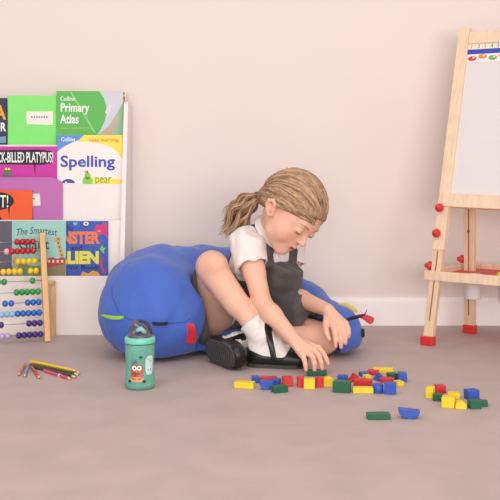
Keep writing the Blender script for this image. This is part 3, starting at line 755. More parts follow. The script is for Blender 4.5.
# head
head = [hE((0, -.012, .022), (.070, .088, .078), .02), hE((0, .018, -.022), (.057, .060, .066), .03), hE((0, .030, .022), (.058, .052, .052), .02),
        hC((0, .050, -.074), (0, .058, -.076), .0195, .0185, .02), hE((.033, .040, -.036), (.028, .029, .030), .02), hE((-.033, .040, -.036), (.028, .029, .030), .02),
        hC((-.040, .018, -.062), (0, .052, -.078), .016, .016, .02), hC((.040, .018, -.062), (0, .052, -.078), .016, .016, .02),
        hE((0, .060, -.050), (.024, .022, .022), .015),
        hC((-.030, .068, .016), (.030, .068, .016), .010, .010, .014)]
sock_sub = [(hE((s*.031, .090, -.001), (.017, .013, .012)), .012) for s in (-1, 1)]
face2 = [hC((0, .076, .002), (0, .0905, -.024), .0058, .0078, .008), hE((0, .0925, -.0275), (.0088, .0085, .0075), .005), hE((.0085, .085, -.029), (.0055, .006, .0052), .004), hE((-.0085, .085, -.029), (.0055, .006, .0052), .004),
         hE((.031, .0705, -.002), (.0145, .0125, .0115), .004), hE((-.031, .0705, -.002), (.0145, .0125, .0115), .004),
         hC((-.013, .0765, -.0545), (0, .0835, -.0515), .0030, .0046, .004), hC((.013, .0765, -.0545), (0, .0835, -.0515), .0030, .0046, .004),
         hC((-.011, .0755, -.0605), (.011, .0755, -.0605), .0036, .0036, .004), hE((0, .080, -.0605), (.009, .005, .0045), .004)]
mouth_sub = [(hC((-.013, .082, -.0565), (.013, .082, -.0565), .0018), .003)]
ears = []
for s in (-1, 1):
    pts = [(s*.068, .003, -.026), (s*.073, -.002, -.012), (s*.079, -.006, .002), (s*.083, -.017, .007), (s*.084, -.026, -.002), (s*.080, -.025, -.014), (s*.074, -.015, -.026), (s*.070, -.005, -.032)]
    ears += [hC(a, b_, .0048, .0048, .004) for a, b_ in zip(pts, pts[1:])]+[hE((s*.073, -.013, -.011), (.0065, .0135, .018), .005)]
# hands: (knuckle, tip, radius), given as image row/column and distance
def hand(W, kn, tips, thumb, n, wr):
    n = Vector(n).normalized(); out = []
    palm_c = sum(kn, Vector())/4
    for i, k in enumerate(kn):
        a = W.lerp(palm_c, .12)+(k-palm_c)*.35
        out.append(Cap(a, k-n*.003, wr*.62, .0088, .006))
    out.append(Cap(W.lerp(palm_c, .3), W.lerp(palm_c, .85), .0125, .013, .01))
    for i, (k, t) in enumerate(zip(kn, tips)):
        L = [.049, .055, .052, .042][i]; ch = (t-k).length
        bul = math.sqrt(max(L*L-ch*ch, 0))*.45+.004
        pts = [k]
        for f in (.42, .74): pts.append(k.lerp(t, f)+n*bul*4*f*(1-f)*.9)
        pts.append(t); r = [.0082, .0076, .0068, .0056]
        sc = [1, 1.02, 1, .88][i]
        for j in range(3): out.append(Cap(pts[j], pts[j+1], r[j]*sc, r[j+1]*sc, .0025 if j else .004))
    for j in range(len(thumb)-1):
        r = [.0105, .0088, .008, .0065]; out.append(Cap(thumb[j], thumb[j+1], r[j], r[j+1], .004))
    return out
# right hand, order index..little (index is farthest right in the picture)
knR = [P(318.5, 347.5, 2.565), P(314, 350, 2.545), P(308.5, 352.5, 2.532), P(302, 354, 2.53)]
tpR = [P(328, 364, 2.545), P(322, 369, 2.530), P(314.5, 370.5, 2.522), P(306, 370, 2.512)]
thR = [P(306, 345, 2.585), P(313, 353, 2.595), P(316, 362, 2.59), P(318, 368.5, 2.565)]
body += hand(WrR, knR, tpR, thR, (.45, -.35, .8), .0175)
knL = [P(333, 325, 2.695), P(338, 324.5, 2.693), P(342.5, 324, 2.697), P(346, 323, 2.705)]
tpL = [P(338, 347.5, 2.675), P(343.5, 345.5, 2.672), P(347.5, 341, 2.678), P(350, 335, 2.688)]
tpL = [P(335.5, 346.5, 2.675), P(341, 347, 2.672), P(345.5, 343, 2.676), P(348.6, 337, 2.685)]
thL = [P(327, 316, 2.71), P(325.5, 325, 2.70), P(326.5, 333, 2.69), P(329, 339, 2.68)]
body += hand(WrL, knL, tpL, thL, (.55, -.75, .3), .0175)
FB = Field((-.19, 2.47, -.01), (.30, 3.06, .56), .0022)
for p_ in body: FB.add(p_)
FH = Field(tuple(Hc-V3(.15, .15, .15)), tuple(Hc+V3(.15, .15, .15)), .0022)
for p_ in head: FB.add(p_)
for p_, k_ in sock_sub: FB.sub(p_, k_)
for p_ in face2: FB.add(p_)
for p_, k_ in mouth_sub: FB.sub(p_, k_)
for p_ in ears: FB.add(p_)
FB.inter(lambda X, Y, Z: .002-Z+0*X+0*Y, .002)
me, v = FB.mesh('body', 1)
# tints of the skin
SK = np.array([lin(232), lin(182), lin(158)])
colr = np.tile(SK, (len(v), 1))
iM = np.array(HM.inverted())
hv = v @ iM[:3, :3].T+iM[:3, 3]
def blend(w, c):
    global colr
    c = np.array([lin(q) for q in c]); w = np.clip(w, 0, 1)[:, None]; colr = colr*(1-w)+c*w
inhead = (np.abs(hv) < .13).all(1)
def gau(c, r): return np.exp(-(((hv-np.array(c))/np.array(r))**2).sum(1))*inhead
for s in (-1, 1):
    blend(gau((s*.036, .062, -.030), (.020, .03, .016))*.35, (222, 140, 118))
    blend(gau((s*.031, .080, -.003), (.015, .016, .009))*.22, (190, 130, 112))
    blend(gau((s*.072, -.012, -.006), (.02, .018, .02))*.35, (222, 138, 112))
blend(gau((0, .095, -.028), (.010, .012, .008))*.25, (224, 146, 122))
lip = np.exp(-((hv[:, 0]/.0145)**4)-(((hv[:, 2]+.0565)/.0062)**4))*(hv[:, 1] > .066)*inhead
blend(lip*.9, (186, 78, 76))
blend(np.exp(-((hv[:, 0]/.013)**4)-(((hv[:, 2]+.0565)/.0016)**2))*(hv[:, 1] > .06)*inhead*.8, (110, 40, 42))
for kp, r in ((KnR, .05), (KnL, .05), (ElR, .035)):
    blend(np.exp(-((v-np.array(kp))**2).sum(1)/r**2)*.22, (216, 138, 112))
for tps in (tpR, tpL):
    for t in tps: blend(np.exp(-((v-np.array(t))**2).sum(1)/.012**2)*.3, (222, 140, 122))
set_col(me, colr)
child = thing('person', 'small child in grey pinafore and white shirt sitting on blue beanbag reaching for blocks', 'person', (Pv.x, Pv.y, 0))
skin = mat('skin', (224, 172, 146), .5, .03, 60, .03, 900, sss=.12, attr='tint', spec=.35)
link('body', me, skin, child, True)
# ---------------------------------------------------------------- face details
dark = mat('lash_hair', (92, 66, 50), .6)
brow = mat('brow_hair', (166, 122, 88), .7)
bvB = BVHTree.FromPolygons([tuple(x) for x in v], [tuple(p_.vertices) for p_ in me.polygons])
def snap(q, off):
    h = bvB.ray_cast(q+HY*.06, -HY)
    return h[0]+HY*off if h[0] is not None and (h[0]-q).length < .03 else q
for s in (-1, 1):
    pts = []
    for k in range(9):
        t = k/8*2-1
        pts.append(hp(s*(.031+.0125*t), .0835-.0060*t*t-.002*max(t, 0), -.0062-.0028*(1-t*t)))
    pts = [snap(q, .0006) for q in pts]
    build('eyelashes', tube(pts, [.0006, .0009, .0012, .0014, .0015, .0015, .0015, .0013, .0008], 6), dark, child, smooth=True)
    pts = []
    for k in range(8):
        t = k/7; pts.append(hp(s*(.016+.030*t), .0800-.012*t*t-.001, .0150+.0045*math.sin(PI*t*.8)))
    pts = [snap(q, .0004) for q in pts]
    build('eyebrow', tube(pts, [.0012, .0019, .002, .002, .0018, .0015, .0012, .0006], 6), brow, child, smooth=True)
# ---------------------------------------------------------------- hair
hairm = mat('hair', (186, 144, 98), .42, .22, 60, .5, 300, attr='tint', spec=.5)
def hair_cols(me, n, seed=0):
    pass
HLY = [-.12, -.075, -.050, -.036, -.028, -.015, .0, .010, .02, .04, .055, .07, .09]; HLZ = [-.055, -.052, -.042, -.014, .014, .019, .017, .008, .010, .022, .032, .046, .060]
CC = np.array([0, -.012, .022]); CR = np.array([.0735, .0925, .083])
FHc = Field(tuple(hp(0, -.012, .02)-V3(.13, .13, .13)), tuple(hp(0, -.012, .02)+V3(.13, .13, .13)), .0022)
FHc.add(hE(tuple(CC), (CR[0]+.004, CR[1]+.003, CR[2]+.005), .01))
FHc.add(hE((0, .030, .035), (.064, .056, .052), .012))
FHc.add(hE((-.010, -.078, -.022), (.036, .028, .034), .02))
def hairline(X, Y, Z):
    hx = iM[0, 0]*X+iM[0, 1]*Y+iM[0, 2]*Z+iM[0, 3]; hy = iM[1, 0]*X+iM[1, 1]*Y+iM[1, 2]*Z+iM[1, 3]; hz = iM[2, 0]*X+iM[2, 1]*Y+iM[2, 2]*Z+iM[2, 3]
    ax = np.abs(hx)
    zl = np.interp(hy, HLY, HLZ)
    return (zl-hz)*.8
FHc.inter(hairline, .004)
FHc.disp(lambda X, Y, Z: .0009*np.sin((iM[0, 0]*X+iM[0, 1]*Y+iM[0, 2]*Z)*620+4*np.sin((iM[1, 0]*X+iM[1, 1]*Y+iM[1, 2]*Z)*40)))
mh, vh = FHc.mesh('hair', 1)
def tint_by_noise(v, lo=(150, 108, 70), hi=(212, 174, 128), seed=1):
    r = np.random.default_rng(seed); q = np.zeros(len(v))
    for _ in range(6):
        f = r.normal(0, 1, 3)*90; q += np.sin(v @ f+r.uniform(0, 6))
    q = np.clip(.5+q/7, 0, 1)[:, None]
    return np.array([lin(c) for c in lo])*(1-q)+np.array([lin(c) for c in hi])*q
set_col(mh, tint_by_noise(vh, (128, 96, 68), (170, 134, 100)))
hair_o = link('hair', mh, hairm, child, True)
def strands(paths, rad, name, seed, par, lo=(124, 87, 62), hi=(212, 173, 137)):
    r = np.random.default_rng(seed); bm = bmesh.new(); cl = []
    for pth in paths:
        n0 = len(bm.verts); m = len(pth); rr = rad*r.uniform(.7, 1.25)
        add_tube(bm, pth, [rr*min(1, .35+2.2*k/(m-1), .25+3*(m-1-k)/(m-1)) for k in range(m)], 5)
        q = r.beta(1.5, 1.6); c = [lin(a)*(1-q)+lin(b_)*q for a, b_ in zip(lo, hi)]
        cl += [c]*(len(bm.verts)-n0)
    me = bpy.data.meshes.new(name); bm.to_mesh(me); bm.free(); set_col(me, np.array(cl))
    return link(name, me, hairm, par)
def on_skull(dv, off):
    dv = dv/np.linalg.norm(dv); r = 1/np.sqrt(((dv/(CR+np.array([.004, .003, .005])))**2).sum())
    p = CC+dv*(r+off)
    return p
PB = np.array([-.022, -.097, -.040])          # where the ponytail is tied, in the head frame
paths = []
hl_y = [-.045, -.02, .0, .02, .04, .055, .068, .078]
for i in range(620):
    s = -1 if rng.random() < .68 else 1
    if rng.random() < .75:
        y0 = rng.uniform(-.03, .082); z0 = float(np.interp(y0, HLY, HLZ))
        xx = max(0, 1-((y0+.012)/.092)**2-((z0-.022)/.083)**2); x0 = s*.074*math.sqrt(xx)
        if rng.random() < .35 and y0 > .03: x0 *= rng.uniform(0, 1)
        z0 += .005 if y0 < .055 else .001; st0 = np.array([x0, y0, z0])
    else:
        y0 = rng.uniform(.0, .075); st0 = np.array([s*rng.uniform(0, .05), y0, .10])
    d0 = st0-CC; d0 /= np.linalg.norm(d0); d1 = PB-CC; d1 /= np.linalg.norm(d1)
    lift = rng.uniform(0, .25)+(.25 if y0 > .03 else 0)
    up = np.array([s*.25, -.1, .9])
    off0 = rng.uniform(-.001, .0025); wv = rng.uniform(0, 6); wa = rng.uniform(.0, .0030); sw = rng.uniform(-.06, .06)
    pth = []
    for k in range(15):
        t = k/14*rng.uniform(.97, 1.0); d = d0*(1-t)+d1*t+up*(lift*math.sin(PI*t)*.9+sw*math.sin(2*PI*t)*t)
        p = on_skull(d, off0+.003*math.sin(PI*t)*rng.uniform(.8, 1.0)+wa*math.sin(wv+t*9)*t)
        pth.append(hp(*p))
    paths.append(pth)
strands(paths, .0017, 'hair_strands', 3, hair_o)
# ponytail with curls
pb = hp(*PB)
ctl = [pb, P(252, 199, pb.y+.02), P(242, 208, pb.y+.03), P(236, 219, pb.y+.03), P(229, 234, pb.y+.02)]
def bez(ctl, t):
    q = [Vector(c) for c in ctl]
    while len(q) > 1: q = [a.lerp(b_, t) for a, b_ in zip(q, q[1:])]
    return q[0]
paths = []
for lock in range(34):
    a0 = rng.uniform(0, 2*PI); rr = math.sqrt(rng.random()); end = rng.uniform(.72, 1.12); fq = rng.uniform(8, 15); ph = rng.uniform(0, 6.28)
    hr0 = rng.uniform(.003, .0085); u1 = V3(-.62, .1, .75).normalized(); u2 = V3(.1, 1, -.1).normalized()
    for i in range(11):
        la = rng.uniform(0, 2*PI); lr = .0055*math.sqrt(rng.random()); e2 = end*rng.uniform(.9, 1.05); fr_ = rng.normal(0, .06)
        pth = []
        for k in range(42):
            t = k/41*e2; c = bez(ctl, t) if t <= 1 else bez(ctl, 1)+(bez(ctl, 1)-bez(ctl, .95))*((t-1)/.05)
            R_ = .008*rr+.052*math.sin(min(t*1.1, 1)*PI*.60)*rr
            hr = hr0*min(1, t*2.2)
            c = c+(u1*math.cos(a0)+u2*math.sin(a0))*R_*.75+(u1*math.cos(fq*t+ph)+u2*math.sin(fq*t+ph))*hr*(1+fr_)+(u1*math.cos(la)+u2*math.sin(la))*lr*(.6+t)
            pth.append(c)
        paths.append(pth)
strands(paths, .0014, 'ponytail', 9, hair_o)
bmt = bmesh.new(); zax = (ctl[1]-ctl[0]).normalized(); Mt = axis_frame(pb+zax*.004, pb+zax)
add_tube(bmt, [Mt @ V3(.010*math.cos(2*PI*k/20), .010*math.sin(2*PI*k/20), 0) for k in range(21)], .003, 8, cap=False)
build('hair_tie', bmt, mat('hair_tie', (104, 78, 58), .7), hair_o)
# ---------------------------------------------------------------- shirt
def wob(f, a, seed):
    r = np.random.default_rng(seed); K_ = [(r.normal(0, 1, 3)*f, r.uniform(0, 6)) for _ in range(5)]
    return lambda X, Y, Z: sum(a*np.sin(k[0]*X+k[1]*Y+k[2]*Z+p) for k, p in K_)/2.2
def half(n, p):                               # keeps the side n points away from
    n = Vector(n).normalized(); c = n.dot(Vector(p)); return lambda X, Y, Z: n.x*X+n.y*Y+n.z*Z-c
FS = Field((-.15, 2.70, .03), (.22, 3.04, .42), .0028)
for p_ in torso(.006): FS.add(p_)
for S, E, a, b_ in ((ShR, ElR, V3(0, -.004, .004), V3(-.004, 0, 0)), (ShL, ElL, V3(0, 0, 0), V3(0, 0, 0))):
    FS.add(Cap(S+a, S.lerp(E, .44)+b_, .047, .050, .02)); FS.add(Ell(S+V3(0, 0, .004), (.047, .047, .043), k=.02))
for S, E in ((ShR, ElR), (ShL, ElL)):         # sleeve hem and hollow
    d_ = (E-S).normalized(); hem = S+(E-S)*.40
    X, Y, Z = FS.grid(); D = d_.x*(X-hem.x)+d_.y*(Y-hem.y)+d_.z*(Z-hem.z)
    rad = np.sqrt(np.maximum((X-hem.x)**2+(Y-hem.y)**2+(Z-hem.z)**2-D**2, 0))
    FS.inter(np.where((rad < .066) & (D > -.03), D, -1).astype(np.float32), .002)
    FS.sub(Cap(S.lerp(E, .30), S.lerp(E, .7), .041, .045), .004)
FS.inter(half(TU, Ch+TU*.088), .004)
FS.sub(Cap(NkB+TU*.02+TF*.010, NkB+TU*.09+TF*.03, .036, .05), .004)
FS.disp(wob(75, .0020, 4)); FS.disp(wob(150, .0007, 5))
shirtm = mat('white_cotton', (232, 222, 217), .8, .015, 40, .12, 900, spec=.2, sheen=.2)
me, _ = FS.mesh('shirt', 1); shirt = link('shirt', me, shirtm, child, True)
# collar: two pointed flaps lying on the chest round the neck
for s in (-1, 1):
    bm = bmesh.new(); rows = []
    NA = (hp(0, -.028, -.045)-NkB).normalized(); cen = NkB+NA*.036+TF*.004
    for k in range(13):
        a = PI*k/12                              # back of the neck -> front
        rad = .042+.004*math.sin(a); dirv = (TX*s*math.sin(a)*1.0-TF*math.cos(a))
        inn = cen+dirv*rad*(1.0 if a < PI/2 else 1.02)+TU*(.006+.012*(1+math.cos(a))*.5-.016*(1-math.cos(a))*.5)
        wd = .024+.020*(k/12)**3
        out = inn+(dirv*.72-TU*.70).normalized()*wd+(TX*s*.012 if k == 12 else V3(0, 0, 0))
        mid = inn.lerp(out, .45)+TU*.004+TF*.001
        lo_ = [q-dirv*.003-TU*.001 for q in (inn, mid, out)]
        rows.append([bm.verts.new(q) for q in (inn, mid, out, *lo_[::-1])])
    for a_, b_ in zip(rows, rows[1:]):
        for j in range(6): bm.faces.new((a_[j], a_[(j+1) % 6], b_[(j+1) % 6], b_[j]))
    bm.faces.new(rows[0]); bm.faces.new(rows[-1][::-1])
    o = build('collar', bm, shirtm, shirt, smooth=True); md = o.modifiers.new('s', 'SUBSURF'); md.levels = md.render_levels = 1
# ---------------------------------------------------------------- pinafore
FP_ = Field((-.24, 2.66, .0), (.27, 3.08, .42), .003)
for p_ in torso(.0115): FP_.add(p_)
BC_ = P(286.5, 270, 2.815)
FP_.add(Ell(BC_, (.068, .036, .075), TA, .04)); FP_.add(Ell(BC_-TU*.05, (.068, .045, .06), TA, .04))
# bib and back: cut away above the neckline and at the armholes
X, Y, Z = FP_.grid()
lx = TX.x*(X-Ch.x)+TX.y*(Y-Ch.y)+TX.z*(Z-Ch.z); lf = TF.x*(X-Ch.x)+TF.y*(Y-Ch.y)+TF.z*(Z-Ch.z); lu = TU.x*(X-Ch.x)+TU.y*(Y-Ch.y)+TU.z*(Z-Ch.z)
top = np.where(lf > 0, .034, .03)-np.where((lf > .0) | (lx > 0), 1.0, 6.0)*np.clip(np.abs(lx)-.058, 0, 1)
FP_.inter((lu-top)*.8, .004)
FP_.inter(np.where((lu > -.085) & (lx < 0), -lx-.056-np.clip(-.04-lu, 0, 1)*.6, -1).astype(np.float32), .004)
# straps over the shoulders
for s in (-1, 1):
    sp = [Ch+TX*s*.052+TF*.072+TU*.02, Ch+TX*s*.055+TF*.050+TU*.058, Ch+TX*s*.056+TF*.012+TU*.086, Ch+TX*s*.055-TF*.035+TU*.078, Ch+TX*s*.05-TF*.062+TU*.04, Ch+TX*s*.04-TF*.078+TU*.0]
    for a_, b_ in zip(sp, sp[1:]):
        FP_.add(Cap(a_-TX*.010, b_-TX*.010, .0095, k=.006)); FP_.add(Cap(a_+TX*.010, b_+TX*.010, .0095, k=.006)); FP_.add(Cap(a_, b_, .0095, k=.006))
# skirt over both thighs
thL_ = KnL-HipL; thR_ = KnR-HipR
FP_.add(Ell(Pv+V3(0, 0, .01), (.118, .105, .09), TA, .03))
FP_.add(Cap(HipL+V3(0, 0, .040), HipL+thL_*.86+V3(.0, -.012, .062), .080, .064, .03))
FP_.add(Ell(Pv.lerp(HipL+thL_*.45, .7)+V3(.01, -.05, .035), (.07, .06, .055), k=.03))
nL = (thL_+V3(.0, 0, .06)).normalized()
X, Y, Z = FP_.grid(); hemL = HipL+thL_*.90
D = nL.x*(X-hemL.x)+nL.y*(Y-hemL.y)+nL.z*(Z-hemL.z)
FP_.inter(D.astype(np.float32), .022)
FP_.sub(Cap(HipL+thL_*.70, HipL+thL_*1.1, .058, .058), .006)
FP_.sub(Cap(HipR-V3(0, .0, 0), KnR, .068, .056), .006)
for a_, b_, r0, r1 in ((P(198, 272, 2.80), P(195, 298, 2.80), .012, .020), (P(195, 298, 2.80), P(204, 338, 2.79), .020, .020), (P(196, 296, 2.85), P(200, 340, 2.84), .026, .026)): FP_.add(Cap(a_, b_, r0, r1, .02))
FP_.inter(lambda X, Y, Z: .006-Z+0*X+0*Y, .004)
FP_.disp(wob(50, .0018, 14)); FP_.disp(wob(130, .0008, 15))
pinm = mat('charcoal_twill', (84, 79, 79), .75, .08, 50, .2, 1200, spec=.25, sheen=.15)
me, _ = FP_.mesh('pinafore', 1); link('pinafore', me, pinm, child, True)
# ---------------------------------------------------------------- socks and shoes
sockm = mat('white_sock', (230, 222, 217), .85, .02, 40, .2, 700, spec=.15)
shoem = mat('black_shoe_leather', (26, 25, 27), .38, .05, 40, .05, 400)
solem = mat('shoe_sole_rubber', (70, 67, 68), .7, .06, 60)
for M, Kn, An, side_ in ((FRm, KnR, AnR, 1), (FLm, KnL, AnL, -1)):
    c = M @ V3(.08, 0, .05); iM2 = np.array(M.inverted())
    F = Field(tuple(c-V3(.14, .14, .14)), tuple(c+V3(.14, .14, .17)), .0024)
    for p_ in foot(M, .0045): F.add(p_)
    top_ = An.lerp(Kn, .17 if side_ == 1 else .12)
    F.add(Cap(An, top_, .0315, .0365, .01))
    ax = (top_-An).normalized()
    F.inter(half(ax, top_), .003)
    F.disp(lambda X, Y, Z: .0007*np.sin((ax.x*(X-An.x)+ax.y*(Y-An.y)+ax.z*(Z-An.z))*420+1.5*np.sin(X*60+Z*40))*((ax.x*(X-An.x)+ax.y*(Y-An.y)+ax.z*(Z-An.z)) > -.045))
    F.disp(wob(90, .0015, 20+side_))
    F.inter(lambda X, Y, Z: iM2[2, 0]*X+iM2[2, 1]*Y+iM2[2, 2]*Z+iM2[2, 3] > 1e9 if False else -(iM2[2, 0]*X+iM2[2, 1]*Y+iM2[2, 2]*Z+iM2[2, 3])+.006, .002)
    me, _ = F.mesh('sock', 1); link('sock', me, sockm, child, True)
    F = Field(tuple(c-V3(.14, .14, .14)), tuple(c+V3(.14, .14, .14)), .0022)
    for p_ in foot(M, .0085): F.add(p_)
    X, Y, Z = F.grid()
    fx = iM2[0, 0]*X+iM2[0, 1]*Y+iM2[0, 2]*Z+iM2[0, 3]; fz = iM2[2, 0]*X+iM2[2, 1]*Y+iM2[2, 2]*Z+iM2[2, 3]
    hgt = np.interp(fx, [-.01, .0, .03, .05, .09, .108, .118, .13, .2], [.052, .052, .042, .034, .031, .034, .05, .08, .08])
    F.inter((fz-hgt)*.9, .003); F.inter(.004-fz, .002)
    me, _ = F.mesh('shoe', 1); shoe = link('shoe', me, shoem, child, True)
    F = Field(tuple(c-V3(.14, .14, .14)), tuple(c+V3(.14, .14, .14)), .0022)
    for p_ in foot(M, .0095): F.add(p_)
    cx_ = .078
    F.inter(np.abs(fx-cx_-(fz-.03)*-.25)-.008, .002); F.inter(.022-fz, .002)
    me, _ = F.mesh('shoe_strap', 1); link('shoe_strap', me, shoem, shoe, True)
    outl = [(.004, 0), (.009, .020), (.030, .029), (.06, .028), (.10, .034), (.13, .031), (.152, .020), (.160, .003), (.156, -.016), (.14, -.028), (.11, -.033), (.07, -.029), (.03, -.029), (.009, -.020)]
    bm = bmesh.new(); add_prism(bm, M, [(x*1.03-.004, y*1.10) for x, y in outl], -.001, .0105)
    if side_ == -1:
        for k in range(13):
            x = .016+k*.0112; hw = float(np.interp(x, [0, .03, .1, .13, .16], [.018, .026, .031, .028, .008]))
            add_box(bm, M, (x-.0032, -hw, -.0045), (x+.0032, hw, -.0005), .0008)
    build('sole', bm, solem, shoe)
# ================================================================ beanbag
tp = [V3(-.282, 2.795, .142), V3(-.275, 2.93, .142), V3(-.155, 3.07, .138), V3(.02, 3.115, .125), V3(.155, 3.06, .088), V3(.235, 2.945, .062), V3(.252, 2.825, .062)]
tr = [.150, .158, .150, .135, .098, .070, .072]
FBB = Field((-.46, 2.55, -.01), (.40, 3.31, .36), .005)
bagp = [Cap(tp[i], tp[i+1], tr[i], tr[i+1], .03) for i in range(6)]
bagp += [Ell(V3(-.0, 2.94, .03), (.26, .20, .055), k=.05), Ell(V3(-.288, 2.78, .10), (.144, .148, .11), k=.05), Cap(V3(-.27, 2.93, .155), V3(-.08, 3.02, .15), .14, .13, .05), Ell(V3(.254, 2.82, .056), (.082, .088, .062), k=.03), Cap(V3(.245, 2.80, .055), V3(.278, 2.84, .075), .055, .048, .03)]
for p_ in bagp: FBB.add(p_)
FBB.disp(wob(16, .006, 31)); FBB.disp(wob(34, .0026, 32)); FBB.disp(wob(80, .0008, 33))
FBB.inter(lambda X, Y, Z: .003-Z+0*X+0*Y, .03)
FBB.inter(half((0, 1, 0), (0, 3.29, 0)), .02)
# the child's weight presses the bag in
for p_ in [Cap(HipL, KnL, .072, .056), Cap(HipR, HipR+(KnR-HipR)*.8, .075, .06), Ell(Pv, (.13, .115, .10), TA), Cap(Pv, Ch, .085, .085), Cap(KnL, AnL, .05, .04), Cap(P(198, 270, 2.78), P(196, 298, 2.78), .018, .026), Cap(P(196, 298, 2.78), P(205, 342, 2.76), .026, .026), Cap(P(206, 295, 2.86), P(206, 338, 2.85), .052), Cap(HipR, KnR, .06, .05)]: FBB.sub(p_, .02)
bagm = mat('blue_bag_fabric', (72, 104, 190), .55, .03, 8, .15, 1500, spec=.3, sheen=.15)
me, vb = FBB.mesh('beanbag_shell', 2)
bag = thing('beanbag', 'large royal blue horseshoe beanbag with coloured fabric tags under the child', 'beanbag', (0, 2.9, 0))
bag_me = me
bv = BVHTree.FromPolygons([tuple(x) for x in vb], [tuple(p_.vertices) for p_ in me.polygons])
shell = link('beanbag_shell', me, bagm, bag, True)
def surf(px, py, off=.001):                   # the point of the bag's skin seen at this row/column
    r = Vector(((px-250)/FPX, 1, -(py-HZ)/FPX)); h = bv.ray_cast(Vector((0, 0, CAMH)), r.normalized())
    if h[0] is None:
        h = bv.find_nearest(P(px, py, 2.9)); return h[0]+h[1]*off, h[1]
    return h[0]+h[1]*off, h[1]
def seam(pts, name='seam', r=.0011):
    q = []
    for a_, b_ in zip(pts, pts[1:]):
        for k in range(6): q.append(surf(a_[0]+(b_[0]-a_[0])*k/6, a_[1]+(b_[1]-a_[1])*k/6, .0004)[0])
    return build(name, tube(q, r, 6), mat('blue_seam', (58, 86, 170), .6), shell)
seam([(119, 312), (126, 318), (140, 321.5), (156, 323), (172, 323), (185, 322), (191, 318)])
seam([(101, 322), (106, 335), (116, 348), (130, 357)])
seam([(119, 312), (112, 296), (112, 284)])
seam([(350, 319), (345, 330), (338, 352)]) if False else None
def ribbon(name, pts, wid, rgb, wdir, th=.0022, taper=None):
    bm = bmesh.new(); rows = []; n = len(pts)
    for k, p_ in enumerate(pts):
        w_ = wid*(1 if taper is None else taper[k]); wd = Vector(wdir).normalized()
        t_ = (pts[min(k+1, n-1)]-pts[max(k-1, 0)]).normalized(); nn = t_.cross(wd).normalized()*th/2
        rows.append([bm.verts.new(q) for q in (p_-wd*w_/2-nn, p_+wd*w_/2-nn, p_+wd*w_/2+nn, p_-wd*w_/2+nn)])
    for a_, b_ in zip(rows, rows[1:]):
        for j in range(4): bm.faces.new((a_[j], a_[(j+1) % 4], b_[(j+1) % 4], b_[j]))
    bm.faces.new(rows[0]); bm.faces.new(rows[-1][::-1])
    o = build(name, bm, mat('tag_%d_%d_%d' % rgb, rgb, .6, .03, bump=.1, bscale=900), bag, smooth=True, label=None)
    md = o.modifiers.new('s', 'SUBSURF'); md.levels = md.render_levels = 2
    return o
def tg(name, lab, pxs, wid, rgb, wdir, lift, taper=None):
    pts = []
    for k, (x, y) in enumerate(pxs):
        s_, n_ = surf(x, y); pts.append(s_+n_*lift[k])
    o = ribbon(name, pts, wid, rgb, wdir, taper=taper); o['label'] = lab
tg('fabric_tag', 'lime green fabric tag', [(125, 317), (118, 318.5), (111, 317), (104, 315)], .012, (150, 206, 84), (.1, -.2, 1), [.0, .008, .012, .010], [1, 1.1, 1, .5])
tg('fabric_tag', 'red fabric tag', [(183, 322.5), (187, 324), (191, 325.5), (196, 327)], .048, (206, 44, 56), (.15, -.1, -1), [.002, .004, .006, .010]) if False else None
s0, n0 = surf(184, 322); s1, n1 = surf(194, 322)
pts_ = [surf(188.5, 323.0)[0]+surf(188.5, 323)[1]*.001]
for k, (x, y) in enumerate(((188.8, 326), (189.4, 330), (189.8, 334), (189.6, 338), (189, 342))):
    q, n_ = surf(x, y); pts_.append(q+n_*(.004+.0012*k))
ribbon('fabric_tag', pts_, .033, (206, 44, 56), (1, -.15, .08))['label'] = 'red fabric tag'
q = [surf(x, y)[0]+surf(x, y)[1]*l for x, y, l in ((152, 323.5, .0), (155, 323.3, .004), (160, 323.6, .006), (165, 323.2, .004), (168, 323, .0))]
ribbon('carry_handle', q, .011, (32, 36, 62), (0, -.3, 1))['label'] = 'small navy carry handle'
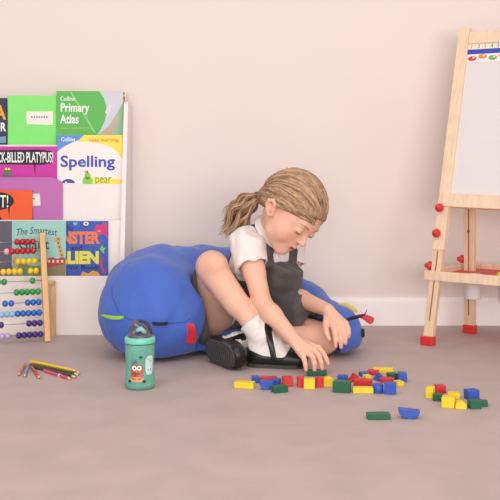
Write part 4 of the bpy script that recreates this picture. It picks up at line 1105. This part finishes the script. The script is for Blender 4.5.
# right lobe: navy strap, red and yellow tags, little label
a0, n0 = surf(346, 320)
ribbon('fabric_tag', [a0, P(351, 318.5, a0.y-.012), P(357, 317, a0.y-.014), P(363.5, 316, a0.y-.012), P(366.5, 312, a0.y-.008), P(367, 309, a0.y-.006)], .013, (34, 40, 64), (.15, -.3, 1), taper=[1, 1.1, 1, .7, .5, .4])['label'] = 'navy fabric tag'
a0, n0 = surf(356, 314)
ribbon('fabric_tag', [a0, P(362, 315, a0.y), P(368, 319, a0.y-.004), P(374, 322, a0.y-.004)], .026, (206, 50, 60), (.5, .1, .87), taper=[.4, .6, .9, 1.15])['label'] = 'red fabric tag beside the navy one'
a0, n0 = surf(338, 301)
ribbon('fabric_tag', [a0-V3(.004, 0, .004), P(345, 304, a0.y+.01), P(352, 308, a0.y+.012), P(358, 312.5, a0.y+.01)], .020, (234, 210, 110), (.4, -.2, .8), taper=[.6, .9, .9, .6])['label'] = 'yellow fabric tag'
a0, n0 = surf(360.5, 333)
ribbon('care_label', [a0, P(363, 333, a0.y+.0), P(365, 333.3, a0.y)], .030, (26, 26, 34), (0, -.1, 1))['label'] = 'small black care label'
a0, n0 = surf(191, 305)
yl = [P(187, 301, 2.75), P(189.5, 306, 2.735), P(193, 310, 2.725), P(194.5, 315, 2.72)]
ribbon('fabric_tag', yl, .010, (226, 200, 60), (1, 0, .4), taper=[.7, 1, 1, .6])['label'] = 'yellow striped tag'
# ================================================================ light
w = bpy.data.worlds.new('world'); bpy.context.scene.world = w; w.use_nodes = True
w.node_tree.nodes['Background'].inputs[0].default_value = (1.0, .965, .95, 1); w.node_tree.nodes['Background'].inputs[1].default_value = .60
def area(name, loc, tgt, sx, sy, power, colr=(1, .96, .93)):
    l = bpy.data.lights.new(name, 'AREA'); l.shape = 'RECTANGLE'; l.size = sx; l.size_y = sy; l.energy = power; l.color = colr
    o = bpy.data.objects.new(name, l); C.objects.link(o); o.location = loc
    o.rotation_euler = (Vector(tgt)-Vector(loc)).to_track_quat('-Z', 'Y').to_euler(); return o
area('ceiling_softbox', (0, .8, 2.4), (.1, 1.5, 0), 2.6, 1.6, 27, (1, .97, .95))
area('left_fill_light', (-1.7, .2, 1.5), (1.3, 3.3, .7), 1.6, 1.4, 12, (1, .96, .93))  # added fill lamp, not a real window: brightens the wall by the easel
area('front_fill_light', (.9, -2.6, .85), (.3, 3.0, .35), 4.0, 1.3, 138, (1, .97, .95))  # wide fill added behind the camera to light the wall evenly, no actual window
s = bpy.context.scene
s.view_settings.view_transform = 'Standard'; s.view_settings.look = 'None'; s.view_settings.gamma = 1; s.view_settings.exposure = 0
s.view_settings.use_curve_mapping = False
